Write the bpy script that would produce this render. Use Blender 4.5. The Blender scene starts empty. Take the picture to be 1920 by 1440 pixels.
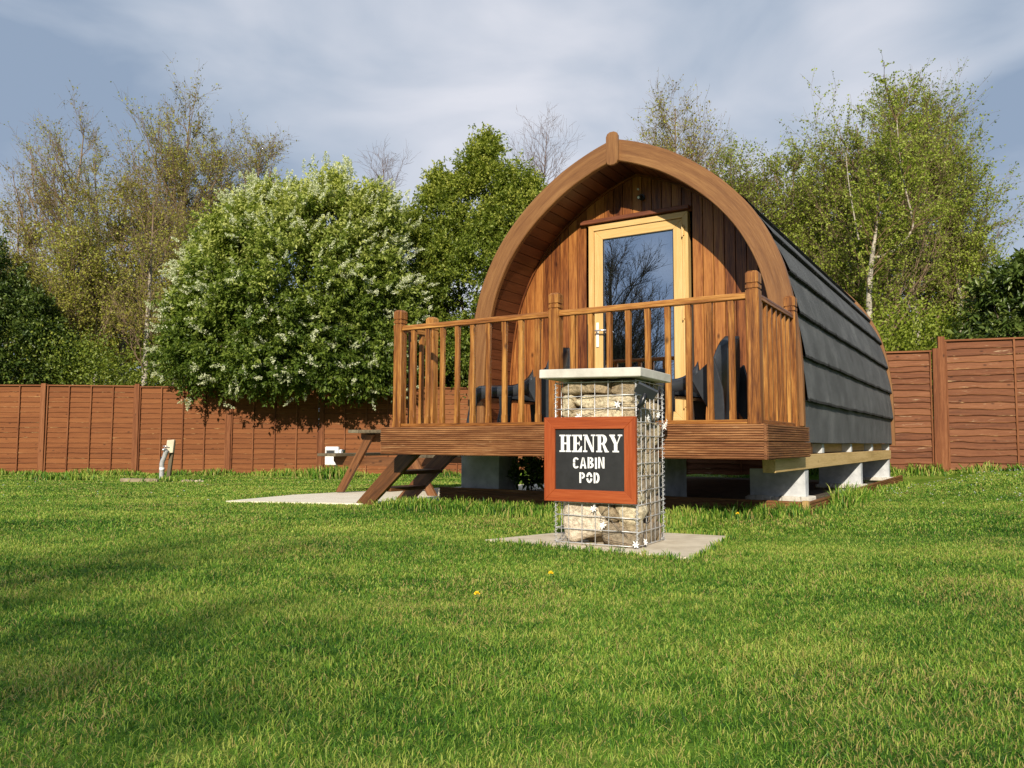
import bpy, math, random
import numpy as np
from mathutils import Vector, Matrix
R = math.radians
sc = bpy.context.scene
col = sc.collection
rng = np.random.default_rng(7)
random.seed(7)

# ------------------------------------------------------------------ camera
cam = bpy.data.cameras.new('camera'); cam.sensor_width = 36.0; cam.lens = 1475.0/1920*36
cam.clip_end = 2000; cam.clip_start = 0.02
co = bpy.data.objects.new('camera', cam); col.objects.link(co)
UP = Vector((0.00365291, -0.99724443, 0.07409587)); XX = Vector((0.99999329, 0.00366298, 0)); YY = Vector((-0.00027141, 0.07409538, 0.99725112))
cx = Vector((XX[0], YY[0], UP[0])); cy = Vector((XX[1], YY[1], UP[1])); cz = Vector((XX[2], YY[2], UP[2]))
CH = 0.58
co.matrix_world = Matrix(((cx.x, -cy.x, -cz.x, 0), (cx.y, -cy.y, -cz.y, 0), (cx.z, -cy.z, -cz.z, CH), (0, 0, 0, 1)))
sc.camera = co

# ------------------------------------------------------------------ light, sky, exposure
SUN_EL, SUN_AZ = 24.6, 189.4       # azimuth clockwise from +Y
sd = Vector((math.sin(R(SUN_AZ))*math.cos(R(SUN_EL)), math.cos(R(SUN_AZ))*math.cos(R(SUN_EL)), math.sin(R(SUN_EL))))
sl = bpy.data.lights.new('sun', 'SUN'); sl.energy = 5.0; sl.angle = R(0.53); sl.color = (1.0, 0.895, 0.73)
so = bpy.data.objects.new('sun', sl); col.objects.link(so); so.rotation_euler = sd.to_track_quat('Z', 'Y').to_euler()
sc.view_settings.view_transform = 'Standard'; sc.view_settings.look = 'None'
sc.view_settings.exposure = 0.22; sc.view_settings.gamma = 1.0
w = bpy.data.worlds.new('World'); sc.world = w; w.use_nodes = True
nt = w.node_tree; N = nt.nodes; L = nt.links
for n in list(N): N.remove(n)
def nd(N, t, **k):
    n = N.new(t)
    for a, b in k.items():
        if a.startswith('i_'): n.inputs[a[2:].replace('_', ' ')].default_value = b
        else: setattr(n, a, b)
    return n
out = nd(N, 'ShaderNodeOutputWorld'); bg = nd(N, 'ShaderNodeBackground'); bg.inputs[1].default_value = 0.12
sky = nd(N, 'ShaderNodeTexSky', sky_type='NISHITA', sun_disc=False, sun_elevation=R(SUN_EL), sun_rotation=R(SUN_AZ), air_density=1.0, dust_density=1.0, ozone_density=2.0)
tc = nd(N, 'ShaderNodeTexCoord')
mp = nd(N, 'ShaderNodeMapping'); mp.inputs['Scale'].default_value = (1.0, 1.0, 2.2); mp.inputs['Rotation'].default_value = (0, R(24), R(20)); mp.inputs['Location'].default_value = (0.35, 0.0, 0.15)
L.new(tc.outputs['Generated'], mp.inputs[0])
n1 = nd(N, 'ShaderNodeTexNoise'); n1.inputs['Scale'].default_value = 3.3; n1.inputs['Detail'].default_value = 6; n1.inputs['Roughness'].default_value = 0.45; n1.inputs['Distortion'].default_value = 0.4
L.new(mp.outputs[0], n1.inputs[0])
acc = None
def smath(op, a, b):
    m = nd(N, 'ShaderNodeMath', operation=op)
    for i, v in enumerate((a, b)):
        if isinstance(v, (int, float)): m.inputs[i].default_value = v
        else: L.new(v, m.inputs[i])
    return m.outputs[0]
# broad bright and dark cloud banks; last two dim unseen rear sky and zenith to cut fill light: (direction, angular radius in degrees, weight)
for dv, rad, wt in (((-.12, .88, .46), 14, .15), ((.03, .93, .36), 13, .16), ((.20, .90, .37), 13, .22), ((.34, .84, .42), 7, .26), ((.44, .79, .46), 6, .26), ((.03, .95, .29), 12, .12), ((-.55, .75, .33), 16, .06),
                    ((.53, .80, .30), 11, -.10), ((.18, .86, .50), 10, -.20), ((-.62, .70, .42), 12, -.03), ((-.28, .92, .27), 8, -.06), ((0, -1, .35), 62, -.36), ((0, -.2, 1), 34, -.20)):
    dp = nd(N, 'ShaderNodeVectorMath', operation='DOT_PRODUCT'); L.new(tc.outputs['Generated'], dp.inputs[0]); dp.inputs[1].default_value = Vector(dv).normalized()
    mr = nd(N, 'ShaderNodeMapRange', interpolation_type='SMOOTHERSTEP'); mr.inputs[1].default_value = math.cos(R(rad*1.5)); mr.inputs[2].default_value = 1.0; mr.inputs[3].default_value = 0; mr.inputs[4].default_value = wt
    L.new(dp.outputs['Value'], mr.inputs[0]); acc = mr.outputs[0] if acc is None else smath('ADD', acc, mr.outputs[0])
cv = smath('ADD', smath('MULTIPLY', n1.outputs[0], 1.7), smath('ADD', acc, -0.46))
r1 = nd(N, 'ShaderNodeValToRGB'); e = r1.color_ramp
e.elements[0].position = 0.26; e.elements[0].color = (2.15, 2.75, 3.7, 1)
e.elements[1].position = 0.90; e.elements[1].color = (5.5, 5.6, 6.1, 1)
m_ = e.elements.new(0.46); m_.color = (3.35, 3.85, 4.65, 1)
L.new(cv, r1.inputs[0])
mx = nd(N, 'ShaderNodeMix', data_type='RGBA'); mx.inputs[0].default_value = 0.95
L.new(sky.outputs[0], mx.inputs[6]); L.new(r1.outputs[0], mx.inputs[7])
L.new(mx.outputs[2], bg.inputs[0]); L.new(bg.outputs[0], out.inputs[0])

# ------------------------------------------------------------------ mesh helpers
def tag(o, label=None, cat=None, group=None, kind=None):
    if label: o['label'] = label
    if cat: o['category'] = cat
    if group: o['group'] = group
    if kind: o['kind'] = kind
    return o
def empty(name, loc=(0, 0, 0), rz=0, label=None, cat=None, group=None):
    o = bpy.data.objects.new(name, None); col.objects.link(o); o.location = loc; o.rotation_euler = (0, 0, rz)
    o.empty_display_size = 0.1
    return tag(o, label, cat, group)
def mesh_np(name, V, faces, mats, parent=None, attrs=None, midx=None, smooth=False):
    me = bpy.data.meshes.new(name)
    V = np.asarray(V, dtype=np.float32)
    faces = [np.asarray(f, dtype=np.int32) for f in faces if len(f)]
    me.vertices.add(len(V)); me.vertices.foreach_set('co', V.ravel())
    li = np.concatenate([f.ravel() for f in faces]); tot = np.concatenate([np.full(len(f), f.shape[1], np.int32) for f in faces])
    st = np.concatenate([[0], np.cumsum(tot)[:-1]]).astype(np.int32)
    me.loops.add(len(li)); me.loops.foreach_set('vertex_index', li)
    me.polygons.add(len(tot)); me.polygons.foreach_set('loop_start', st)
    if midx is not None: me.polygons.foreach_set('material_index', np.asarray(midx, np.int32))
    if smooth: me.polygons.foreach_set('use_smooth', np.ones(len(tot), bool))
    me.update(calc_edges=True)
    for k, a in (attrs or {}).items():
        a = np.asarray(a, np.float32)
        at = me.attributes.new(k, 'FLOAT_VECTOR' if a.ndim == 2 else 'FLOAT', 'POINT')
        at.data.foreach_set('vector' if a.ndim == 2 else 'value', a.ravel())
    for m in (mats if isinstance(mats, (list, tuple)) else [mats]): me.materials.append(m)
    o = bpy.data.objects.new(name, me); col.objects.link(o)
    if parent: o.parent = parent
    return o

class MB:
    def __init__(s): s.V = []; s.F = []; s.G = []; s.T = []; s.M = []; s.xf = None; s.mi = 0
    def add(s, vs, fs, gs=None, t=None):
        b = len(s.V); t = random.random() if t is None else t
        off = Vector((random.uniform(0, 30), random.uniform(0, 30), random.uniform(0, 30)))
        for i, v in enumerate(vs):
            v = Vector(v); g = Vector(gs[i]) if gs else v
            s.G.append(tuple(g+off)); s.T.append(t)
            s.V.append(tuple(s.xf @ v) if s.xf else tuple(v))
        for f in fs: s.F.append([b+i for i in f]); s.M.append(s.mi)
    def box(s, x0, x1, y0, y1, z0, z1, ax=None, t=None, jit=0):
        if ax is None:
            d = (x1-x0, y1-y0, z1-z0); ax = d.index(max(d))
        vs = [(x, y, z) for x in (x0, x1) for y in (y0, y1) for z in (z0, z1)]
        if jit: vs = [tuple(c+random.uniform(-jit, jit) for c in v) for v in vs]
        fs = [(0, 1, 3, 2), (4, 6, 7, 5), (0, 4, 5, 1), (2, 3, 7, 6), (0, 2, 6, 4), (1, 5, 7, 3)]
        o = [ax]+[i for i in range(3) if i != ax]
        s.add(vs, fs, [(v[o[0]], v[o[1]], v[o[2]]) for v in vs], t)
    def prism(s, poly, vec, ax=None, t=None, caps=True):   # poly: 3D loop, extruded by vec
        n = len(poly); vec = Vector(vec); P = [Vector(p) for p in poly]; Q = [p+vec for p in P]
        fs = [(i, (i+1) % n, n+(i+1) % n, n+i) for i in range(n)]
        if caps: fs += [tuple(range(n))[::-1], tuple(range(n, 2*n))]
        gs = None
        if ax is not None:
            a = Vector(ax).normalized(); b = a.orthogonal().normalized(); c = a.cross(b)
            gs = [(v.dot(a), v.dot(b), v.dot(c)) for v in P+Q]
        s.add(P+Q, fs, gs, t)
    def sweep(s, pts, prof, up=None, t=None, closed=True, gtype='len'):
        """pts path, prof list of (a,b) offsets in side/up frame; capped."""
        P = [Vector(p) for p in pts]; n = len(P); k = len(prof); vs = []; gs = []; L_ = 0
        prevs = None
        for i, p in enumerate(P):
            tg = (P[min(i+1, n-1)]-P[max(i-1, 0)]).normalized()
            u = Vector(up) if up else Vector((0, 0, 1))
            if abs(tg.dot(u)) > .98 and not up: u = Vector((1, 0, 0))
            sd_ = tg.cross(u).normalized()
            if prevs is not None and sd_.dot(prevs) < 0: sd_ = -sd_
            prevs = sd_
            uu = sd_.cross(tg)
            if i: L_ += (p-P[i-1]).length
            for a, b in prof: vs.append(p+sd_*a+uu*b); gs.append((L_, a, b))
        fs = [(i*k+j, i*k+(j+1) % k, (i+1)*k+(j+1) % k, (i+1)*k+j) for i in range(n-1) for j in range(k)]
        fs += [tuple(range(k))[::-1], tuple(range((n-1)*k, n*k))]
        s.add(vs, fs, gs, t)
    def tube(s, pts, r, k=6, t=None):
        s.sweep(pts, [(r*math.cos(6.28318*j/k), r*math.sin(6.28318*j/k)) for j in range(k)], t=t)
    def build(s, name, mats, parent=None, bevel=0, smooth=False):
        fs = {}
        me = bpy.data.meshes.new(name)
        me.from_pydata(s.V, [], s.F); me.update()
        me.polygons.foreach_set('material_index', s.M)
        if smooth: me.polygons.foreach_set('use_smooth', [True]*len(s.F))
        a = me.attributes.new('g', 'FLOAT_VECTOR', 'POINT'); a.data.foreach_set('vector', np.array(s.G, np.float32).ravel())
        a = me.attributes.new('t', 'FLOAT', 'POINT'); a.data.foreach_set('value', np.array(s.T, np.float32))
        for m in (mats if isinstance(mats, (list, tuple)) else [mats]): me.materials.append(m)
        import bmesh
        bm = bmesh.new(); bm.from_mesh(me); bmesh.ops.recalc_face_normals(bm, faces=bm.faces); bm.to_mesh(me); bm.free()
        o = bpy.data.objects.new(name, me); col.objects.link(o)
        if parent: o.parent = parent
        if bevel:
            b = o.modifiers.new('bevel', 'BEVEL'); b.width = bevel; b.segments = 1; b.limit_method = 'ANGLE'; b.angle_limit = R(40)
        return o

# ------------------------------------------------------------------ materials
def newmat(name):
    m = bpy.data.materials.new(name); m.use_nodes = True; N = m.node_tree.nodes; L = m.node_tree.links
    return m, N, L, N['Principled BSDF']
def ramp(N, L, src, stops):
    r = N.new('ShaderNodeValToRGB'); e = r.color_ramp
    e.elements[0].position = stops[0][0]; e.elements[0].color = (*stops[0][1], 1)
    e.elements[1].position = stops[-1][0]; e.elements[1].color = (*stops[-1][1], 1)
    for p, c in stops[1:-1]: x = e.elements.new(p); x.color = (*c, 1)
    if src is not None: L.new(src, r.inputs[0])
    return r
def noise(N, L, vec, scale, detail=4, rough=0.55, sc3=None, dist=0):
    if sc3:
        m = N.new('ShaderNodeMapping'); m.inputs['Scale'].default_value = sc3; L.new(vec, m.inputs[0]); vec = m.outputs[0]
    n = N.new('ShaderNodeTexNoise'); n.inputs['Scale'].default_value = scale; n.inputs['Detail'].default_value = detail
    n.inputs['Roughness'].default_value = rough; n.inputs['Distortion'].default_value = dist; L.new(vec, n.inputs[0]); return n.outputs[0]
def mixc(N, L, fac, a, b, mode='MIX'):
    m = N.new('ShaderNodeMix'); m.data_type = 'RGBA'; m.blend_type = mode
    for i, v in ((0, fac), (6, a), (7, b)):
        if hasattr(v, 'is_linked') or hasattr(v, 'links'): L.new(v, m.inputs[i])
        elif isinstance(v, (int, float)): m.inputs[i].default_value = v
        else: m.inputs[i].default_value = (*v, 1)
    return m.outputs[2]
def mth(N, L, op, a, b=0, c=None, clamp=False):
    m = N.new('ShaderNodeMath'); m.operation = op; m.use_clamp = clamp
    for i, v in enumerate((a, b) if c is None else (a, b, c)):
        if isinstance(v, (int, float)): m.inputs[i].default_value = v
        else: L.new(v, m.inputs[i])
    return m.outputs[0]
def attr(N, name, o='Vector'):
    a = N.new('ShaderNodeAttribute'); a.attribute_name = name; return a.outputs[o]
def bump(N, L, b, h, dist=0.002, st=0.6):
    n = N.new('ShaderNodeBump'); n.inputs['Distance'].default_value = dist; n.inputs['Strength'].default_value = st
    L.new(h, n.inputs['Height']); L.new(n.outputs[0], b.inputs['Normal'])
def wood(name, dark, mid, light, rough=0.5, knots=True, var=0.35, wear=None, fine=1.0, wearcol=(0.5, 0.33, 0.17), spec=0.4, rw=0.16):
    m, N, L, b = newmat(name); g = attr(N, 'g'); t = attr(N, 't', 'Fac')
    a = noise(N, L, g, 1.0, 5, 0.6, (1.6*fine, 26*fine, 26*fine), 0.6)
    f = noise(N, L, g, 1.0, 3, 0.6, (9*fine, 190*fine, 190*fine))
    big = noise(N, L, g, 1.0, 3, 0.5, (1.1, 5, 5))
    v = mth(N, L, 'ADD', mth(N, L, 'MULTIPLY', a, 0.54), mth(N, L, 'ADD', mth(N, L, 'MULTIPLY', f, 0.36), mth(N, L, 'MULTIPLY', big, 0.16)))
    v = mth(N, L, 'ADD', v, mth(N, L, 'MULTIPLY', mth(N, L, 'SUBTRACT', t, 0.5), var))
    r = ramp(N, L, v, [(0.52-rw, dark), (0.52, mid), (0.52+rw, light)]); c = r.outputs[0]
    if knots:
        mp = N.new('ShaderNodeMapping'); mp.inputs['Scale'].default_value = (7, 13, 13); L.new(g, mp.inputs[0])
        vo = N.new('ShaderNodeTexVoronoi'); vo.inputs['Scale'].default_value = 0.62; L.new(mp.outputs[0], vo.inputs[0])
        k = ramp(N, L, vo.outputs[0], [(0.05, (1, 1, 1)), (0.15, (0, 0, 0))])
        c = mixc(N, L, mth(N, L, 'MULTIPLY', k.outputs[0], 0.72), c, tuple(x*0.35 for x in dark))
    if wear:
        wn = noise(N, L, g, 1.0, 6, 0.7, (3, 22, 22), 1.0)
        wr = ramp(N, L, wn, [(wear, (0, 0, 0)), (wear+0.1, (1, 1, 1))])
        c = mixc(N, L, mth(N, L, 'MULTIPLY', wr.outputs[0], 0.75), c, wearcol)
    L.new(c, b.inputs['Base Color']); b.inputs['Roughness'].default_value = rough; b.inputs['Specular IOR Level'].default_value = spec
    bump(N, L, b, mth(N, L, 'ADD', f, mth(N, L, 'MULTIPLY', a, 1.2)), 0.0016, 0.55)
    return m
def plain(name, c1, c2, scale=8, rough=0.6, metal=0, bd=0.001, coords='Object', spec=0.5, detail=6):
    m, N, L, b = newmat(name); t = N.new('ShaderNodeTexCoord').outputs[coords]
    n = noise(N, L, t, scale, detail, 0.65)
    r = ramp(N, L, n, [(0.3, c1), (0.7, c2)]); L.new(r.outputs[0], b.inputs['Base Color'])
    b.inputs['Roughness'].default_value = rough; b.inputs['Metallic'].default_value = metal; b.inputs['Specular IOR Level'].default_value = spec
    if bd: bump(N, L, b, noise(N, L, t, scale*6, 5, 0.7), bd, 0.6)
    return m
M = {}
M['deck'] = wood('deck_wood', (0.075, 0.022, 0.006), (0.26, 0.098, 0.021), (0.50, 0.25, 0.062), 0.40, var=0.09, rw=0.13)
M['fascia'] = wood('fascia_wood', (0.06, 0.021, 0.009), (0.185, 0.070, 0.025), (0.38, 0.18, 0.072), 0.5, knots=False, var=0.12, wear=0.60, wearcol=(0.44, 0.25, 0.12))
M['arch'] = wood('arch_wood', (0.10, 0.038, 0.014), (0.205, 0.092, 0.032), (0.33, 0.170, 0.062), 0.42, knots=False, var=0.10, rw=0.22)
M['wall'] = wood('cladding_wood', (0.065, 0.016, 0.006), (0.235, 0.078, 0.020), (0.42, 0.175, 0.045), 0.38, var=0.15, rw=0.14)
M['soffit'] = wood('soffit_wood', (0.045, 0.013, 0.006), (0.095, 0.029, 0.011), (0.15, 0.05, 0.02), 0.4, knots=False, var=0.22)  # tones darkened to carry the deep shade under the arch
M['door'] = wood('door_frame_wood', (0.56, 0.34, 0.12), (0.66, 0.43, 0.17), (0.74, 0.52, 0.24), 0.35, knots=False, var=0.06)
M['lintel'] = wood('lintel_wood', (0.10, 0.03, 0.015), (0.2, 0.065, 0.03), (0.26, 0.09, 0.04), 0.45, knots=False)
M['beam'] = wood('raw_timber', (0.28, 0.17, 0.06), (0.46, 0.31, 0.12), (0.60, 0.42, 0.19), 0.7, var=0.15, fine=0.7)
M['bench'] = wood('bench_wood', (0.06, 0.024, 0.010), (0.15, 0.060, 0.022), (0.26, 0.115, 0.045), 0.5, var=0.15)
M['benchtop'] = wood('weathered_top', (0.06, 0.045, 0.03), (0.13, 0.10, 0.06), (0.20, 0.17, 0.11), 0.7, var=0.2)
M['fence_edge'] = wood('fence_board_edge', (0.07, 0.024, 0.010), (0.14, 0.05, 0.018), (0.24, 0.10, 0.04), 0.8, knots=False, var=0.30, spec=0.2, wear=0.56, wearcol=(0.52, 0.33, 0.15))
M['fence'] = wood('fence_wood', (0.10, 0.032, 0.011), (0.195, 0.066, 0.020), (0.29, 0.115, 0.038), 0.7, var=0.16, wear=0.72, wearcol=(0.40, 0.22, 0.10), spec=0.2, rw=0.30, fine=1.6)
M['fencepost'] = wood('fence_post_wood', (0.105, 0.034, 0.014), (0.18, 0.063, 0.024), (0.27, 0.11, 0.046), 0.7, var=0.15, spec=0.2)
M['fence_r'] = wood('waney_fence_wood', (0.085, 0.030, 0.015), (0.165, 0.060, 0.026), (0.25, 0.105, 0.048), 0.7, var=0.22, wear=0.61, wearcol=(0.50, 0.36, 0.22), spec=0.2, rw=0.22, fine=1.7)
M['sign'] = wood('sign_frame_wood', (0.21, 0.038, 0.010), (0.31, 0.062, 0.015), (0.39, 0.095, 0.028), 0.4, var=0.10, knots=False)
M['board'] = plain('blackboard', (0.012, 0.012, 0.013), (0.022, 0.022, 0.024), 20, 0.5, bd=0.0002)
M['paint'] = plain('white_paint', (0.78, 0.79, 0.80), (0.86, 0.86, 0.86), 20, 0.5, bd=0.0003)
M['concrete'] = plain('pale_concrete', (0.46, 0.44, 0.39), (0.66, 0.64, 0.58), 9, 0.85, bd=0.002)
M['block'] = plain('grey_concrete_block', (0.30, 0.31, 0.33), (0.64, 0.66, 0.68), 5, 0.9, bd=0.004)
M['mortar'] = plain('mortar', (0.45, 0.42, 0.36), (0.66, 0.62, 0.55), 14, 0.9, bd=0.006)
M['pad'] = plain('concrete_pad', (0.52, 0.44, 0.32), (0.76, 0.68, 0.53), 7, 0.95, bd=0.004)
M['path'] = plain('concrete_path', (0.74, 0.66, 0.52), (0.88, 0.81, 0.67), 5, 0.9, bd=0.003)
M['wire'] = plain('galvanised_wire', (0.55, 0.56, 0.58), (0.75, 0.76, 0.78), 60, 0.42, metal=0.5, bd=0)
M['blackpl'] = plain('black_plastic', (0.010, 0.011, 0.014), (0.020, 0.022, 0.027), 8, 0.30, bd=0, spec=0.6)
M['chairpl'] = plain('dark_grey_plastic', (0.020, 0.023, 0.029), (0.042, 0.047, 0.056), 6, 0.28, bd=0, spec=0.6)
M['whitepl'] = plain('white_plastic', (0.80, 0.80, 0.80), (0.86, 0.86, 0.86), 8, 0.35, bd=0)
M['greypl'] = plain('grey_pipe', (0.30, 0.30, 0.31), (0.48, 0.48, 0.48), 25, 0.5, bd=0.001)
M['chrome'] = plain('brushed_handle', (0.72, 0.72, 0.74), (0.82, 0.82, 0.84), 30, 0.25, metal=0.7, bd=0)
M['yellow'] = plain('dandelion_yellow', (0.80, 0.52, 0.01), (0.88, 0.66, 0.02), 60, 0.6, bd=0)
M['stem'] = plain('green_stem', (0.08, 0.16, 0.03), (0.13, 0.22, 0.05), 20, 0.6, bd=0)
M['interior'] = plain('dark_interior', (0.02, 0.013, 0.01), (0.03, 0.02, 0.015), 4, 0.8, bd=0)
M['soilstone'] = plain('stained_kerb', (0.20, 0.15, 0.09), (0.40, 0.33, 0.23), 9, 0.95, bd=0.004)
M['soil'] = plain('soil', (0.05, 0.038, 0.026), (0.16, 0.12, 0.085), 9, 1.0, bd=0.02)
M['twig_lit'] = plain('sunlit_twig', (0.15, 0.10, 0.06), (0.27, 0.19, 0.12), 4, 0.9, bd=0)
M['bark'] = plain('dark_bark', (0.055, 0.040, 0.028), (0.15, 0.115, 0.08), 9, 0.9, bd=0.01)
M['twigs'] = plain('bare_twig', (0.10, 0.065, 0.055), (0.20, 0.14, 0.12), 5, 0.9, bd=0)
def birch_bark():
    m, N, L, b = newmat('birch_bark'); t = N.new('ShaderNodeTexCoord').outputs['Object']
    rad = attr(N, 't', 'Fac')
    n = noise(N, L, t, 1.0, 5, 0.7, (9, 9, 26)); r = ramp(N, L, n, [(0.40, (0.06, 0.05, 0.04)), (0.50, (0.38, 0.34, 0.27)), (0.75, (0.60, 0.54, 0.44))])
    c = mixc(N, L, ramp(N, L, rad, [(0.012, (1, 1, 1)), (0.045, (0, 0, 0))]).outputs[0], r.outputs[0], (0.17, 0.105, 0.055))
    L.new(c, b.inputs['Base Color']); b.inputs['Roughness'].default_value = 0.8; return m
M['birch'] = birch_bark()
def roofmat():
    m, N, L, b = newmat('slate_shingle_felt'); t = N.new('ShaderNodeTexCoord').outputs['Object']
    n = noise(N, L, t, 260, 3, 0.8); n2 = noise(N, L, t, 3, 5, 0.6); tt = attr(N, 't', 'Fac')
    v = mth(N, L, 'ADD', mth(N, L, 'MULTIPLY', n, 0.75), mth(N, L, 'MULTIPLY', n2, 0.25))
    r = ramp(N, L, v, [(0.38, (0.034, 0.036, 0.039)), (0.52, (0.096, 0.099, 0.104)), (0.64, (0.26, 0.265, 0.27))])
    L.new(r.outputs[0], b.inputs['Base Color']); b.inputs['Roughness'].default_value = 0.85; b.inputs['Specular IOR Level'].default_value = 0.3
    bump(N, L, b, n, 0.003, 0.9); return m
M['roof'] = roofmat()
M['felt'] = plain('black_felt_edge', (0.006, 0.006, 0.007), (0.016, 0.016, 0.018), 40, 0.9, bd=0.002)
def glassmat():
    m, N, L, b = newmat('door_glass'); N.remove(b)
    g = N.new('ShaderNodeBsdfGlossy'); g.inputs['Roughness'].default_value = 0.004; g.inputs['Color'].default_value = (0.80, 0.88, 1.0, 1)
    d = N.new('ShaderNodeBsdfTransparent'); d.inputs[0].default_value = (0.55, 0.56, 0.56, 1)
    x = N.new('ShaderNodeMixShader'); x.inputs[0].default_value = 0.62
    L.new(d.outputs[0], x.inputs[1]); L.new(g.outputs[0], x.inputs[2]); L.new(x.outputs[0], N['Material Output'].inputs[0]); return m
M['glass'] = glassmat()
def leafmat(name, stops, trans=0.35, rough=0.45, spec=0.4):
    m, N, L, b = newmat(name); t = attr(N, 't', 'Fac')
    r = ramp(N, L, t, stops); L.new(r.outputs[0], b.inputs['Base Color']); b.inputs['Roughness'].default_value = rough
    b.inputs['Specular IOR Level'].default_value = spec
    tr = N.new('ShaderNodeBsdfTranslucent')
    c2 = mixc(N, L, 1.0, r.outputs[0], (1.0, 1.1, 0.45), 'MULTIPLY'); L.new(c2, tr.inputs[0])
    x = N.new('ShaderNodeMixShader'); x.inputs[0].default_value = trans
    L.new(b.outputs[0], x.inputs[1]); L.new(tr.outputs[0], x.inputs[2]); L.new(x.outputs[0], N['Material Output'].inputs[0]); return m
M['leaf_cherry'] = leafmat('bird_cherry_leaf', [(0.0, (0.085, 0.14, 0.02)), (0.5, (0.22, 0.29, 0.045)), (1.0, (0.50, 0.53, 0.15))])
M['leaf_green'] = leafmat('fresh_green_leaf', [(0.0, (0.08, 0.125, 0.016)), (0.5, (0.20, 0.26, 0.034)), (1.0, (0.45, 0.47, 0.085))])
M['leaf_dark'] = leafmat('evergreen_leaf', [(0.0, (0.03, 0.055, 0.012)), (0.6, (0.075, 0.12, 0.022)), (1.0, (0.17, 0.22, 0.05))], 0.2, 0.35)
M['leaf_birch'] = leafmat('birch_leaf', [(0.0, (0.17, 0.20, 0.025)), (0.5, (0.29, 0.355, 0.045)), (1.0, (0.45, 0.52, 0.09))], 0.4)
M['leaf_olive'] = leafmat('olive_birch_leaf', [(0.0, (0.24, 0.18, 0.04)), (0.5, (0.35, 0.335, 0.055)), (1.0, (0.46, 0.48, 0.09))], 0.4)
M['blossom'] = leafmat('white_blossom', [(0.0, (0.50, 0.56, 0.30)), (0.6, (0.70, 0.72, 0.52)), (1.0, (0.80, 0.80, 0.68))], 0.3)
def lawnmat(name, blade):
    m, N, L, b = newmat(name)
    pos = N.new('ShaderNodeNewGeometry').outputs['Position']
    n1 = noise(N, L, pos, 1.0, 4, 0.6, (0.45, 1.3, 0.0)); n2 = noise(N, L, pos, 1.0, 6, 0.75, (3.0, 6.5, 0.0)); n3 = noise(N, L, pos, 24, 3, 0.6)
    t = attr(N, 't', 'Fac') if blade else n3
    v = mth(N, L, 'ADD', mth(N, L, 'MULTIPLY', n1, 0.42), mth(N, L, 'ADD', mth(N, L, 'MULTIPLY', n2, 0.40), mth(N, L, 'MULTIPLY', t, 0.26)))
    r = ramp(N, L, v, [(0.40, (0.028, 0.095, 0.012)), (0.48, (0.088, 0.215, 0.022)), (0.555, (0.200, 0.365, 0.042)), (0.66, (0.46, 0.50, 0.12))])
    c = r.outputs[0]
    if blade:
        dr = ramp(N, L, attr(N, 'd', 'Fac'), [(0.45, (0, 0, 0)), (0.55, (1, 1, 1))])
        c = mixc(N, L, dr.outputs[0], c, (0.44, 0.36, 0.14))
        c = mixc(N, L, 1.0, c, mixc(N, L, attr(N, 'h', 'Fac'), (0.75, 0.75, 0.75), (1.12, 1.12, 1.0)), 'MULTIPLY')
    else:
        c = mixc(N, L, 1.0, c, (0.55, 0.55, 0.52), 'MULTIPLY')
    L.new(c, b.inputs['Base Color']); b.inputs['Roughness'].default_value = 0.5; b.inputs['Specular IOR Level'].default_value = 0.25 if blade else 0.05
    if blade:
        tr = N.new('ShaderNodeBsdfTranslucent'); L.new(mixc(N, L, 1.0, c, (1, 1.1, .5), 'MULTIPLY'), tr.inputs[0]); x = N.new('ShaderNodeMixShader'); x.inputs[0].default_value = 0.3
        L.new(b.outputs[0], x.inputs[1]); L.new(tr.outputs[0], x.inputs[2]); L.new(x.outputs[0], N['Material Output'].inputs[0])
    else: bump(N, L, b, n3, 0.02, 0.6)
    return m
M['lawn'] = lawnmat('lawn_soil', False); M['blade'] = lawnmat('grass_blade', True)
def stonemat():
    m, N, L, b = newmat('gabion_stone'); o = N.new('ShaderNodeTexCoord').outputs['Object']; t = attr(N, 't', 'Fac')
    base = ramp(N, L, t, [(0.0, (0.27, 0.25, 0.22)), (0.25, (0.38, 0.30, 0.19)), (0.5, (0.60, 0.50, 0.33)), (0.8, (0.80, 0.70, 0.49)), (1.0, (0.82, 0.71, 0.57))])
    n = noise(N, L, o, 11, 7, 0.7, None, 0.8); c = mixc(N, L, ramp(N, L, n, [(0.45, (0.0, 0.0, 0.0)), (0.85, (0.7, 0.7, 0.7))]).outputs[0], base.outputs[0], (0.30, 0.17, 0.08), 'MIX')
    n2 = noise(N, L, o, 55, 5, 0.7); c = mixc(N, L, 1.0, c, ramp(N, L, n2, [(0.30, (0.42, 0.40, 0.36)), (0.58, (1.05, 1.05, 1.05))]).outputs[0], 'MULTIPLY')
    L.new(c, b.inputs['Base Color']); b.inputs['Roughness'].default_value = 0.85
    bump(N, L, b, mth(N, L, 'ADD', n, n2), 0.02, 0.9); return m
M['stone'] = stonemat()

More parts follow.
